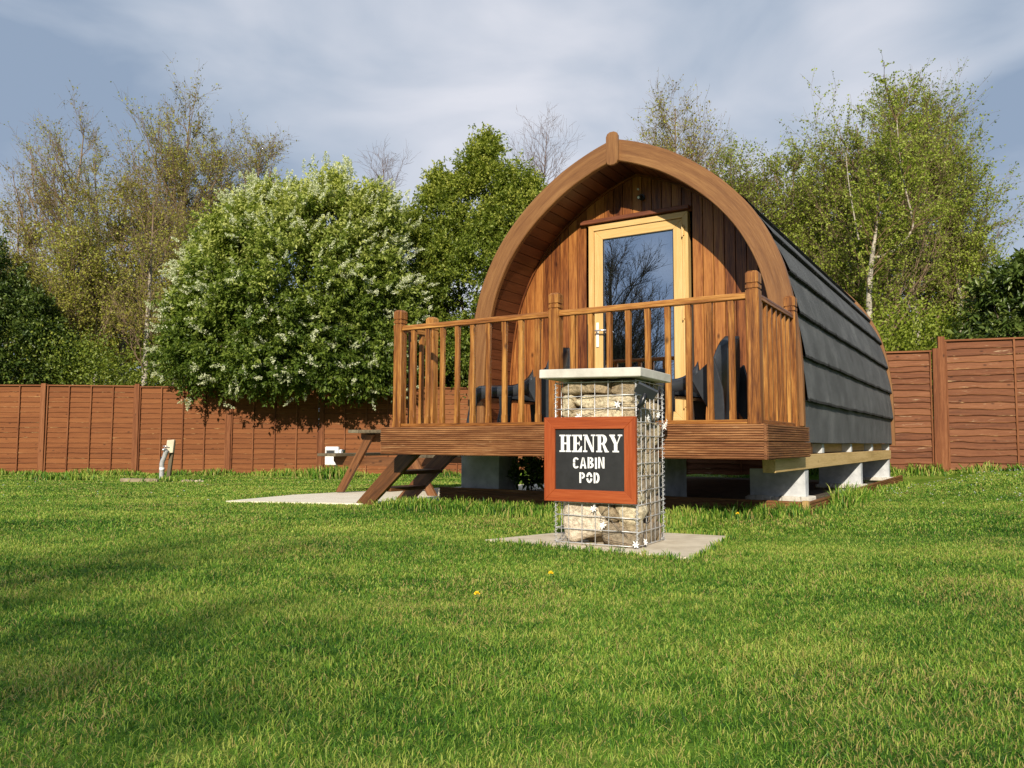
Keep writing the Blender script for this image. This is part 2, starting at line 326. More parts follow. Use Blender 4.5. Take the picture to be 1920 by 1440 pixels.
# ------------------------------------------------------------------ terrain
def ss(a, b, x):
    t = np.clip((np.asarray(x, float)-a)/(b-a), 0, 1); return t*t*(3-2*t)
def gz(x, y):
    x = np.asarray(x, float); y = np.asarray(y, float)
    u = (x-1.62151)*0.84647-(y-5.0)*0.53243; v = (x-1.62151)*0.53243+(y-5.0)*0.84647      # cabin frame
    bank = np.maximum((0.19*ss(.12, 1.2, u)+0.07*ss(1.1, 2.2, u))*ss(2, 6.5, v), 0.19*ss(11.1, 12.0, y+0.36*(x-5.6))*ss(3.0, 4.6, x))
    return -0.085*ss(7.5, 15, y)*(1-ss(-1, 3, x)) + 0.05*ss(1.3, 2.2, x)*ss(4.6, 5.6, y)*(1-ss(8, 11, y)) + bank + 0.012*np.sin(x*1.1+0.7)*np.sin(y*0.8+1.0)*ss(6, 3, y)
xs = np.concatenate([np.linspace(-400, -40, 7), np.linspace(-30, 30, 121), np.linspace(40, 400, 7)])
ys = np.concatenate([np.linspace(-400, -40, 7), np.linspace(-30, 30, 121), np.linspace(40, 400, 7)])
GX, GY = np.meshgrid(xs, ys); V = np.stack([GX.ravel(), GY.ravel(), gz(GX, GY).ravel()], 1)
nx, ny = len(xs), len(ys); I = (np.arange(ny-1)[:, None]*nx+np.arange(nx-1)[None]).ravel()
tag(mesh_np('ground', V, [np.stack([I, I+1, I+nx+1, I+nx], 1)], M['lawn'], smooth=True), kind='structure')

# pod frame
P0 = Vector((1.62151, 5.0, 0)); YAW = R(-32.17)
EX = Vector((math.cos(YAW), math.sin(YAW), 0)); EY = Vector((-math.sin(YAW), math.cos(YAW), 0))
def podw(x, y, z=0): return P0+EX*x+EY*y+Vector((0, 0, z))
def to_pod(X, Y):
    dx = X-P0.x; dy = Y-P0.y; return dx*EX.x+dy*EX.y, dx*EY.x+dy*EY.y
def at_px(px, D): return (px-960)/1475.0*D     # lateral offset at a depth

# ground sheets
def poly_sheet(name, pts, mat, z0, z1, kind='structure', parent=None):
    mb = MB(); mb.prism([(p[0], p[1], float(gz(p[0], p[1]))+z0) for p in pts], (0, 0, z1-z0)); o = mb.build(name, mat, parent); 
    if kind: o['kind'] = kind
    return o
PATH = [(-2.72, 7.55), (-1.3, 7.28), (-0.78, 7.62), (0.1, 7.9), (2.0, 11.2), (1.0, 11.9), (-0.7, 10.6), (-1.9, 9.15), (-2.35, 8.5)]
poly_sheet('path', PATH, M['path'], -0.05, 0.016)
bare = [tuple(podw(x, y))[:2] for x, y in ((-3.3, 1.03), (0.01, 1.03), (0.01, 7.1), (-3.2, 7.1))]
poly_sheet('soil_bed', bare, M['soil'], -0.05, 0.05)

# ------------------------------------------------------------------ pod
DZ = 0.706; CXp = -1.62; YA = 1.226; YWALL = 1.75; YEND = 6.80
def arch_half(off=0.0, n=56, zb=0.56, apexround=False):
    ctrl = [(-0.25, 3.20), (0, 3.314), (0.26, 3.225), (0.55, 3.087), (0.84, 2.885), (1.08, 2.66), (1.265, 2.42), (1.41, 2.14), (1.495, 1.87), (1.55, 1.55), (1.58, 1.20), (1.585, 0.80), (1.585, 0.50), (1.585, 0.2)]
    pts = []
    for i in range(1, len(ctrl)-2):
        p = [Vector(ctrl[i+k]) for k in (-1, 0, 1, 2)]
        if i == 1: p[0] = p[1]*2-p[2]
        for j in range(8):
            t = j/8; pts.append(0.5*((2*p[1])+(p[2]-p[0])*t+(2*p[0]-5*p[1]+4*p[2]-p[3])*t*t+(-p[0]+3*p[1]-3*p[2]+p[3])*t**3))
    pts = [p for p in pts if p.y > zb-0.0001]; pts.append(Vector((1.585, zb)))
    if off:
        q = []
        for i, p in enumerate(pts):
            tg = (pts[min(i+1, len(pts)-1)]-pts[max(i-1, 0)]).normalized() if i else (pts[1]-pts[0]).normalized()
            nn = Vector((tg.y, -tg.x))       # inward normal (down/left)
            q.append(p+nn*off)
        s = q[0]; d = (q[1]-q[0]); q[0] = s-d*(s.x/d.x) if abs(d.x) > 1e-6 else s
        q = [q[0]]+[v for v in q[1:] if v.x > 0.004]
        pts = q
    return pts
def resample(pts, L0=None, n=None):
    d = [0]
    for a, b in zip(pts, pts[1:]): d.append(d[-1]+(b-a).length)
    T = d[-1]; n = n or max(2, int(round(T/L0))); o = []
    for k in range(n+1):
        s = T*k/n; i = 0
        while i < len(d)-2 and d[i+1] < s: i += 1
        u = (s-d[i])/max(1e-9, d[i+1]-d[i]); o.append(pts[i].lerp(pts[i+1], min(1, max(0, u))))
    return o
pod = empty('camping_pod', P0, YAW, 'rounded wooden camping cabin with slate grey shingle roof and glazed door behind the railed deck', 'camping pod')
def arch_ring(mb, o0, o1, y0, y1, zb, n=44):
    A = resample(arch_half(o0, zb=zb), n=n); B = resample(arch_half(o1, zb=zb), n=n)
    for sgn in (1, -1):
        vs = []; gs = []; Ls = 0
        for i in range(n+1):
            if i: Ls += (A[i]-A[i-1]).length
            for (p, gg) in ((A[i], 0.2), (B[i], 0.0)):
                for yy in (y0, y1): vs.append((CXp+sgn*p.x, yy, p.y)); gs.append((Ls, gg, yy))
        fs = []
        for i in range(n):
            a = i*4; b = a+4
            fs += [(a, b, b+1, a+1), (a+2, a+3, b+3, b+2), (a, a+2, b+2, b), (a+1, b+1, b+3, a+3)]
        fs += [(0, 1, 3, 2), (n*4, n*4+2, n*4+3, n*4+1)]
        mb.add(vs, fs, gs, 0.5+0.06*sgn)
mb = MB(); arch_ring(mb, 0.0, 0.188, YA, YA+0.055, 0.71, 60); mb.build('arch_frame', M['arch'], pod, 0.006)
mb = MB(); arch_ring(mb, 0.012, 0.05, YA+0.056, YA+0.13, 0.71); mb.build('arch_edging', M['arch'], pod)
mb = MB()   # apex block: rounded plate
pl = [(-0.058, 3.10), (-0.045, 3.072), (-0.02, 3.06), (0.02, 3.06), (0.045, 3.072), (0.058, 3.10), (0.058, 3.325), (0.045, 3.352), (0.02, 3.365), (-0.02, 3.365), (-0.045, 3.352), (-0.058, 3.325)]
mb.prism([(CXp+a, YA-0.034, b) for a, b in pl], (0, 0.033, 0), ax=(0, 0, 1), t=0.55); mb.build('apex_plate', M['arch'], pod, 0.004)
# soffit boards
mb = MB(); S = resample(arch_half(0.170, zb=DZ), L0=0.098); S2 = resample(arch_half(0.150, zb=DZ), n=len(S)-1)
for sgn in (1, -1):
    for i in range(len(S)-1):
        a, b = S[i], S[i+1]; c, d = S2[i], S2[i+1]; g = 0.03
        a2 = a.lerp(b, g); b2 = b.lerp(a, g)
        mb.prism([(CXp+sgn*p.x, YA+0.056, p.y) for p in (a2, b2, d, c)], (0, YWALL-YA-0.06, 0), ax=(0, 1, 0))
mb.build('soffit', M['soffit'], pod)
# front wall: vertical v-groove boards clipped under the arch
def arch_z(u, prof):
    u = abs(u); best = None
    for a, b in zip(prof, prof[1:]):
        if a.x <= u <= b.x+1e-9 and b.x > a.x+1e-6: return a.y+(b.y-a.y)*(u-a.x)/(b.x-a.x)
    return prof[-1].y+0.9
prof = arch_half(0.14, zb=DZ)
mx_u = max(p.x for p in prof)
mb = MB(); bw = 0.098; x = -1.42
DX0, DX1, DTOP = -2.125, -1.115, 2.70
while x < 1.42:
    u0, u1 = x+0.0028, x+bw-0.0028
    def topz(u):
        if abs(u) >= mx_u: return DZ+0.3
        return arch_z(u, prof)
    us = np.linspace(u0, u1, 4); tops = [topz(u) for u in us]
    segs = [(DZ, None)]
    zlo = DZ
    if CXp+u0 > DX0-0.06 and CXp+u1 < DX1+0.06: zlo = DTOP+0.0
    poly = [(CXp+u0, YWALL, zlo), (CXp+u1, YWALL, zlo)]+[(CXp+u, YWALL, z) for u, z in zip(us[::-1], tops[::-1])]
    mb.prism(poly, (0, 0.02, 0), ax=(0, 0, 1)); x += bw
mb.build('front_wall', M['wall'], pod, 0.0018)
for bb in ((CXp-1.40, DX0-0.002, DZ, 1.9), (DX1+0.002, CXp+1.40, DZ, 1.9), (CXp-0.7, CXp+0.7, DTOP+0.01, 2.74)):
    mb = MB(); mb.box(bb[0], bb[1], YWALL+0.022, YWALL+0.03, bb[2], bb[3]); mb.build('wall_lining', M['interior'], pod)
# thin quadrant trim where wall meets soffit
mb = MB(); T = resample(arch_half(0.177, zb=DZ), n=50)
for sgn in (1, -1): mb.sweep([(CXp+sgn*p.x, YWALL-0.012, p.y) for p in T], [(-0.009, -0.009), (0.009, -0.009), (0.009, 0.009), (-0.009, 0.009)], up=(0, 1, 0))
mb.build('wall_trim', M['wall'], pod)
# door frame
mb = MB(); yf = YWALL-0.018
FW = 0.055
def mitre_frame(mb, x0, x1, z0, z1, w, y0, y1, sides='LRTB'):
    if 'L' in sides: mb.prism([(x0, y0, z0), (x0+w, y0, z0+w), (x0+w, y0, z1-w), (x0, y0, z1)], (0, y1-y0, 0), ax=(0, 0, 1))
    if 'R' in sides: mb.prism([(x1, y0, z0), (x1-w, y0, z0+w), (x1-w, y0, z1-w), (x1, y0, z1)], (0, y1-y0, 0), ax=(0, 0, 1))
    if 'T' in sides: mb.prism([(x0, y0, z1), (x0+w, y0, z1-w), (x1-w, y0, z1-w), (x1, y0, z1)], (0, y1-y0, 0), ax=(1, 0, 0))
    if 'B' in sides: mb.prism([(x0, y0, z0), (x0+w, y0, z0+w), (x1-w, y0, z0+w), (x1, y0, z0)], (0, y1-y0, 0), ax=(1, 0, 0))
mitre_frame(mb, DX0, DX1, DZ+0.01, DTOP, FW, yf, YWALL+0.06); mb.build('door_frame', M['door'], pod, 0.003)
door = MB(); dx0, dx1, dz0, dz1 = DX0+0.058, DX1-0.058, DZ+0.07, DTOP-0.058
mitre_frame(door, dx0, dx1, dz0, dz1, 0.088, yf+0.012, YWALL+0.05); dr = door.build('door', M['door'], pod, 0.004)
mb = MB(); mitre_frame(mb, dx0+0.088, dx1-0.088, dz0+0.088, dz1-0.088, 0.007, yf+0.018, yf+0.03); mb.build('glazing_gasket', M['blackpl'], dr)
mb = MB(); mb.box(dx0+0.09, dx1-0.09, yf+0.03, yf+0.036, dz0+0.09, dz1-0.09); mb.build('glass_pane', M['glass'], dr)
mb = MB(); hx = dx0+0.034; mb.box(hx-0.014, hx+0.014, yf-0.001, yf+0.011, 1.50, 1.74); mb.build('handle_plate', M['whitepl'], dr, 0.004)
mb = MB(); mb.tube([(hx, yf, 1.655), (hx, yf-0.045, 1.655), (hx+0.02, yf-0.052, 1.655), (hx+0.115, yf-0.052, 1.652)], 0.009, 8); mb.build('handle', M['chrome'], dr, smooth=True)
for zz in (2.52, 1.75, 0.95):
    mb = MB(); hx2 = DX1-0.045; mb.box(hx2-0.014, hx2+0.014, yf-0.014, yf-0.001, zz-0.045, zz+0.045); mb.tube([(hx2-0.004, yf-0.016, zz-0.06), (hx2-0.004, yf-0.016, zz+0.06)], 0.008, 8)
    mb.build('hinge', M['door'] if zz > 2 else M['door'], dr, 0.002)
mb = MB(); mb.box(DX0-0.075, DX1+0.02, YWALL-0.052, YWALL-0.001, DTOP+0.012, DTOP+0.052); mb.build('drip_board', M['lintel'], pod, 0.004)
# outside lamp above door
lamp = MB(); lamp.tube([(CXp+0.06, YWALL-0.001, 2.90), (CXp+0.06, YWALL-0.03, 2.90)], 0.03, 12); lamp.tube([(CXp+0.06, YWALL-0.03, 2.90), (CXp+0.05, YWALL-0.075, 2.885)], 0.02, 10)
lo = lamp.build('sensor_lamp', M['blackpl'], pod, smooth=False)
mb = MB(); mb.tube([(CXp+0.05, YWALL-0.075, 2.885), (CXp+0.05, YWALL-0.078, 2.884)], 0.012, 10); mb.build('lens', M['whitepl'], lo)
mb = MB(); mb.tube([(CXp+0.02, YWALL-0.001, 2.985), (CXp+0.02, YWALL-0.02, 2.985)], 0.009, 8); mb.build('screw_eye', M['whitepl'], pod)
# floor inside, back wall, dark inner lining
mb = MB(); A = resample(arch_half(0.09, zb=0.60), n=40)
for yy, th in ((YEND-0.08, 0.03),):
    poly = [(CXp+p.x, yy, p.y) for p in A]+[(CXp-p.x, yy, p.y) for p in A[::-1][:-1]]; mb.prism(poly, (0, th, 0), ax=(0, 0, 1))
mb.build('back_wall', M['wall'], pod)
mb = MB(); mb.box(CXp-1.5, CXp+1.5, YA+0.14, YEND-0.1, 0.60, DZ-0.002, ax=0); mb.build('floor', M['interior'], pod)
# roof courses
ROOF_Z = 0.585
base = arch_half(0.03, zb=ROOF_Z); D_ = [0]
for a, b in zip(base, base[1:]): D_.append(D_[-1]+(b-a).length)
TL = D_[-1]
def onp(s, off=0.0):
    s = max(0, min(TL, s)); i = 0
    while i < len(D_)-2 and D_[i+1] < s: i += 1
    u = (s-D_[i])/max(1e-9, D_[i+1]-D_[i]); p = base[i].lerp(base[i+1], u)
    j0, j1 = max(0, i-1), min(len(base)-1, i+2); tg = (base[j1]-base[j0]).normalized(); return p-Vector((tg.y, -tg.x))*off
cs = 0.347; nc = int(math.ceil(TL/cs))
for sgn in (1, -1):
    for k in range(nc):
        sb = TL-k*cs; st_ = max(0, sb-cs-0.03)
        if sb < 0.05: continue
        mb = MB(); NY = 260 if sgn > 0 else 30; y0, y1 = YA+0.12, YEND
        prev = 0; vs = []; gs = []; rows = 7; ph = random.random()*10
        jag = []
        for j in range(NY+1):
            yy = y0+(y1-y0)*j/NY
            jg = (0.002*math.sin(yy*2.1+ph)+0.002*math.sin(yy*9.3+ph*2)+random.uniform(-0.004, 0.004)) if k else 0.004*math.sin(yy*3)
            if k and random.random() < 0.10: jg -= random.uniform(0.008, 0.02)
            jag.append(jg)
            for r_ in range(rows):
                f = r_/(rows-1); s_ = sb+(jg if r_ == 0 else 0)+(st_-sb)*f; off = 0.004+(0.038 if k else 0.008)*(1-f)**1.0
                p = onp(s_, off); vs.append((CXp+sgn*p.x, yy, p.y)); gs.append((yy, s_, 0))
        fs = []
        for j in range(NY):
            for r_ in range(rows-1):
                a = j*rows+r_; fs.append((a, a+1, a+rows+1, a+rows))
        mb.add(vs, fs, gs, random.random())
        # black lip under the lap
        vs = []; fs = []
        for j in range(NY+1):
            yy = y0+(y1-y0)*j/NY; sl_ = sb+jag[j]
            for oo, dsl in ((0.042 if k else 0.012, 0.0), (0.041 if k else 0.011, 0.020 if k else 0.004), (-0.006, 0.018 if k else 0.004)):
                p = onp(sl_, oo) if True else None
                tz = dsl; p2 = onp(min(TL, sl_+tz), oo) if sl_+tz < TL else Vector((onp(TL, oo).x, onp(TL, oo).y-(sl_+tz-TL)))
                vs.append((CXp+sgn*p2.x, yy, p2.y))
        for j in range(NY):
            a = j*3; fs += [(a, a+1, a+4, a+3), (a+1, a+2, a+5, a+4)]
        mb.mi = 1; mb.add(vs, fs)
        mb.build('shingle_course', [M['roof'], M['felt']], pod)
mb = MB()      # ridge caps, overlapping
for j in range(17):
    y0 = YA+0.05+j*0.315; y1 = min(y0+0.36, YEND+0.02)
    for sgn in (1, -1):
        vs = [];
        for yy, lift in ((y0, 0.030), (y1, 0.014)):
            for s_ in (0.0, 0.08, 0.16):
                p = onp(s_, lift); xx = p.x if s_ else 0.0; zz = p.y if s_ else onp(0, lift).y+0.004
                vs.append((CXp+sgn*max(0, xx), yy, zz))
            for s_ in (0.0, 0.08, 0.16):
                p = onp(s_, lift-0.012); xx = p.x if s_ else 0.0
                vs.append((CXp+sgn*max(0, xx), yy, p.y))
        fs = [(0, 1, 7, 6), (1, 2, 8, 7), (2, 5, 11, 8), (3, 9, 10, 4), (4, 10, 11, 5), (0, 3, 4, 1), (1, 4, 5, 2), (6, 7, 10, 9), (7, 8, 11, 10)]
        mb.add(vs, fs)
mb.build('ridge_capping', M['felt'], pod)
mb = MB(); arch_ring(mb, -0.02, 0.08, YEND+0.002, YEND+0.06, 0.56); mb.build('rear_arch_trim', M['arch'], pod)
# bearers under the pod
mb = MB()
for xx in (-3.02, -2.0, -1.0, -0.22): mb.box(xx, xx+0.05, YA+0.2, YEND-0.05, 0.50, 0.598)
mb.build('floor_joist', M['beam'], pod)

# ------------------------------------------------------------------ deck with railing
deck = empty('raised_deck', P0, YAW, 'stained timber deck with post and spindle railing in front of the cabin', 'deck')
def grooved(mb, a, b, z0, z1, outn, t=None, ridges=7, dep=0.009, th=0.026):
    """vertical board from a to b (2D) whose outer face carries horizontal ridges"""
    a = Vector((a[0], a[1], 0)); b = Vector((b[0], b[1], 0)); n = Vector((outn[0], outn[1], 0))
    prof_ = [(-th, z0), (-th, z1), (0, z1-0.001)]; H = z1-z0
    for i in range(ridges, 0, -1):
        top = z0+H*(i-0.08)/ridges if i < ridges else z1-0.002; lo_ = z0+H*(i-1+0.38)/ridges; 
        if i < ridges: prof_.append((0, top))
        prof_.append((0, lo_)); prof_.append((-dep, lo_-H*0.06/ridges)); prof_.append((-dep, z0+H*(i-1+0.0)/ridges+0.001)) 
    prof_[-1] = (-dep*0.5, z0)
    k = len(prof_); vs = []; gs = []; dl = (b-a).length; nseg = 1
    for s_, p in ((0, a), (dl, b)):
        for (o, z) in prof_: vs.append(p+n*o+Vector((0, 0, z))); gs.append((s_, z*1.0, o))
    fs = [(j, (j+1) % k, k+(j+1) % k, k+j) for j in range(k)]+[tuple(range(k))[::-1], tuple(range(k, 2*k))]
    mb.add(vs, fs, gs, t)
for z0, z1 in ((0.593, 0.704), (0.478, 0.589)):
    mb = MB(); grooved(mb, (-3.238, 0.0), (0.0, 0.0), z0, z1, (0, -1)); mb.build('front_fascia_board', M['fascia'], deck)
    mb = MB(); grooved(mb, (0.003, 0.0), (0.003, 1.245+(0.03 if z0 < 0.5 else 0)), z0, z1, (1, 0)); mb.build('side_fascia_board', M['fascia'], deck)
    mb = MB(); grooved(mb, (-3.241, 0.02), (-3.241, 1.245), z0, z1, (-1, 0)); mb.build('side_fascia_board', M['fascia'], deck)
mb = MB(); yy = 0.028
while yy < YWALL-0.03:
    y2 = min(yy+0.118, YWALL-0.022); mb.box(-3.214 if yy < 1.2 else -3.05, -0.026 if yy < 1.2 else -0.19, yy, y2, 0.68, DZ, ax=0); yy += 0.122
mb.build('deck_boards', M['fascia'], deck, 0.002)
mb = MB()
for xx in np.linspace(-3.15, -0.10, 7): mb.box(xx-0.02, xx+0.02, 0.03, YWALL, 0.485, 0.678, t=0.3)
mb.box(-3.2, -0.05, 0.32, 0.37, 0.47, 0.49); mb.build('joists', M['bench'], deck)
def post_mesh(h=1.0, w=0.0425):
    mb = MB(); c = 0.008
    def ring(z, ww, cc): return [(-ww+cc, -ww, z), (ww-cc, -ww, z), (ww, -ww+cc, z), (ww, ww-cc, z), (ww-cc, ww, z), (-ww+cc, ww, z), (-ww, ww-cc, z), (-ww, -ww+cc, z)]
    levels = [(0, w, .002), (0.03, w, .002), (0.05, w, c), (h-0.20, w, c), (h-0.18, w, 0.003), (h-0.128, w, .003), (h-0.125, w-0.007, .003), (h-0.117, w-0.007, .003), (h-0.114, w, .003), (h-0.092, w, .003), (h-0.089, w-0.007, .003), (h-0.081, w-0.007, .003), (h-0.078, w, .003), (h-0.016, w, .003), (h, w-0.014, .004)]
    vs = []
    for z, ww, cc in levels: vs += ring(z, ww, cc)
    n = len(levels); fs = [(i*8+j, i*8+(j+1) % 8, (i+1)*8+(j+1) % 8, (i+1)*8+j) for i in range(n-1) for j in range(8)]
    fs += [tuple(range(8))[::-1], tuple(range((n-1)*8, n*8))]
    mb.add(vs, fs, [(v[2], v[0], v[1]) for v in vs]); return mb
def place_part(src_builder, name, mat, parent, locs, bevel=0):
    for i, l in enumerate(locs):
        o = src_builder().build(name, mat, parent, bevel); o.location = l
posts = [(-0.087, 0.06, DZ), (-1.565, 0.06, DZ), (-3.085, 0.06, DZ), (-0.087, 1.10, DZ), (-3.085, 0.50, DZ)]
place_part(lambda: post_mesh(1.0), 'post', M['deck'], deck, posts)
def spindle():
    mb = MB(); w = 0.019; c = 0.006; h = 0.79
    def ring(z, cc): return [(-w+cc, -w, z), (w-cc, -w, z), (w, -w+cc, z), (w, w-cc, z), (w-cc, w, z), (-w+cc, w, z), (-w, w-cc, z), (-w, -w+cc, z)]
    vs = ring(0, .001)+ring(.05, .001)+ring(.07, c)+ring(h-.09, c)+ring(h-.07, .001)+ring(h, .001)
    fs = [(i*8+j, i*8+(j+1) % 8, (i+1)*8+(j+1) % 8, (i+1)*8+j) for i in range(5) for j in range(8)]+[tuple(range(8))[::-1], tuple(range(40, 48))]
    mb.add(vs, fs, [(v[2], v[0], v[1]) for v in vs]); return mb
sp = []
for a, b in ((-3.085, -1.565), (-1.565, -0.087)):
    for k in range(1, 10): sp.append((a+(b-a)*k/10, 0.06, DZ+0.028))
for k in range(1, 8): sp.append((-0.087, 0.06+1.04*k/8, DZ+0.028))
for k in (1, 2): sp.append((-3.085, 0.06+0.44*k/3, DZ+0.028))
place_part(spindle, 'spindle', M['deck'], deck, sp)
def rail(a, b, z, wd, h, name):
    mb = MB(); pr = [(-wd/2, -h/2), (-wd/2+0.002, -h*0.05), (-wd/2, 0.0), (-wd/2+0.008, h/2), (wd/2-0.008, h/2), (wd/2, 0.0), (wd/2-0.002, -h*0.05), (wd/2, -h/2)]
    if name == 'bottom_rail': pr = [(-wd/2, -h/2), (-wd/2, h/2), (wd/2, h/2), (wd/2, -h/2)]
    mb.sweep([(a[0], a[1], z), (b[0], b[1], z)], pr); return mb.build(name, M['deck'], deck, 0.002)
for a, b in (((-3.042, 0.06), (-1.608, 0.06)), ((-1.522, 0.06), (-0.130, 0.06)), ((-0.087, 0.103), (-0.087, 1.057)), ((-3.085, 0.103), (-3.085, 0.457))):
    rail(a, b, DZ+0.842, 0.062, 0.042, 'handrail'); rail(a, b, DZ+0.015, 0.058, 0.026, 'bottom_rail')

# ------------------------------------------------------------------ steps
steps = empty('wooden_steps', podw(-3.24, 0.35, 0), YAW, 'short open wooden steps up to the left end of the deck', 'steps')
for yy in (0.0, 0.56):
    mb = MB(); mb.prism([(-0.62, yy, 0.0), (-0.42, yy, 0.0), (0.14, yy, 0.48), (-0.05, yy, 0.48), (-0.10, yy, 0.47)], (0, 0.048, 0), ax=(0.75, 0, 0.66)); mb.build('stringer', M['bench'], steps, 0.003)
for xx, zz in ((-0.35, 0.13), (-0.15, 0.29)):
    mb = MB(); mb.box(xx-0.08, xx+0.13, 0.05, 0.558, zz, zz+0.035, ax=1); mb.build('tread', M['bench'], steps, 0.003)

# ------------------------------------------------------------------ foundations
def fpiece(name, x0, x1, y0, y1, z0, z1, mat, label, cat, group=None, ax=None, bev=0.004, jit=0.002):
    p = podw((x0+x1)/2, (y0+y1)/2, z0); o_ = MB()
    hx_, hy_ = (x1-x0)/2, (y1-y0)/2; o_.box(-hx_, hx_, -hy_, hy_, 0, z1-z0, ax=ax, jit=jit)
    if name == 'concrete_block':
        e_ = empty(name, p, YAW, label, cat, group); o_.build('block', mat, e_, bev)
        mb = MB(); n = 16
        for k in range(n):
            a = k/(n-1)*2-1
            for sx, sy in ((1, None), (None, -1)):
                cxx = hx_ if sx else a*hx_; cyy = -hy_ if sy else a*hy_
                r_ = random.uniform(0.03, 0.045); mb.prism([(cxx+r_*math.cos(q)*1.3, cyy+r_*math.sin(q)*1.3, -0.01) for q in np.linspace(0, 6.28, 7)[:-1]], (0, 0, r_*1.1))
        mb.build('mortar_bed', M['mortar'], e_, 0.006); return e_
    o = o_.build(name, mat, None, bev); o.location = p; o.rotation_euler = (0, 0, YAW); tag(o, label, cat, group); return o
G1 = 'concrete blocks carrying the bearer'
fpiece('concrete_block', -0.53, -0.09, 1.50, 1.62, 0.12, 0.372, M['block'], 'large pale concrete block under the deck corner, nearest of the row', 'concrete block', G1)
fpiece('concrete_block', -0.53, -0.09, 4.30, 4.42, 0.10, 0.372, M['block'], 'concrete block in the middle of the row under the cabin side', 'concrete block', G1)
fpiece('concrete_block', -0.53, -0.09, 6.70, 6.82, 0.09, 0.372, M['block'], 'concrete block farthest back under the rear of the cabin, by the fence', 'concrete block', G1)
fpiece('concrete_block', -3.22, -2.78, 1.15, 1.50, 0.04, 0.46, M['block'], 'shaded concrete pier under the left part of the deck behind the steps', 'concrete block')
fpiece('concrete_block', -1.5, -1.25, 1.5, 2.0, 0.04, 0.46, M['block'], 'shaded concrete pier under the middle of the deck behind the stone pillar', 'concrete block')
fpiece('timber_bearer', -0.165, -0.075, 0.50, 6.86, 0.376, 0.492, M['beam'], 'long pale raw timber bearer on concrete blocks along the cabin side', 'timber beam', ax=1)
names = ['spacer on the front end of the timber bearer behind the deck fascia', 'spacer on the bearer, second from the deck', 'spacer on the bearer, third from the deck', 'spacer on the rear end of the timber bearer']
for (ya, yb), nm in zip(((2.18, 2.28), (3.65, 3.75), (5.15, 5.25), (6.70, 6.80)), names):
    o = fpiece('spacer_block', -0.40, -0.085, ya, yb, 0.494, 0.580, M['block'], 'small grey concrete '+nm, 'concrete spacer', 'small concrete spacers between bearer and cabin')
pl_ = empty('plinth_edging', P0, YAW, 'ribbed brown timber edging boards round the ground under the cabin', 'timber edging')
zq = 0.03
mb = MB(); grooved(mb, (-3.38, 1.016), (0.0, 1.016), zq-.02, zq+0.12, (0, -1), ridges=6); mb.build('front_board', M['fascia'], pl_)
mb = MB(); grooved(mb, (0.03, 1.04), (0.03, 7.2), zq-0.02, zq+0.115, (1, 0), ridges=6); mb.build('side_board', M['fascia'], pl_)
mb = MB(); mb.box(-0.012, 0.034, 0.99, 1.036, zq-0.04, zq+0.128); mb.build('corner_post', M['beam'], pl_, 0.003)
mb = MB(); mb.prism([(0.02, 2.0, 0.14), (0.10, 2.1, 0.14), (0.06, 2.5, 0.14), (-0.04, 2.4, 0.14)], (0, 0, 0.025)); o = mb.build('stone_chip', M['mortar']); o.location = P0+Vector((0, 0, -0.02))-EX*0.05+EY*0.6; o.rotation_euler = (0, 0, YAW); tag(o, 'flat pale stone lying on the ribbed edging between two concrete blocks', 'stone')

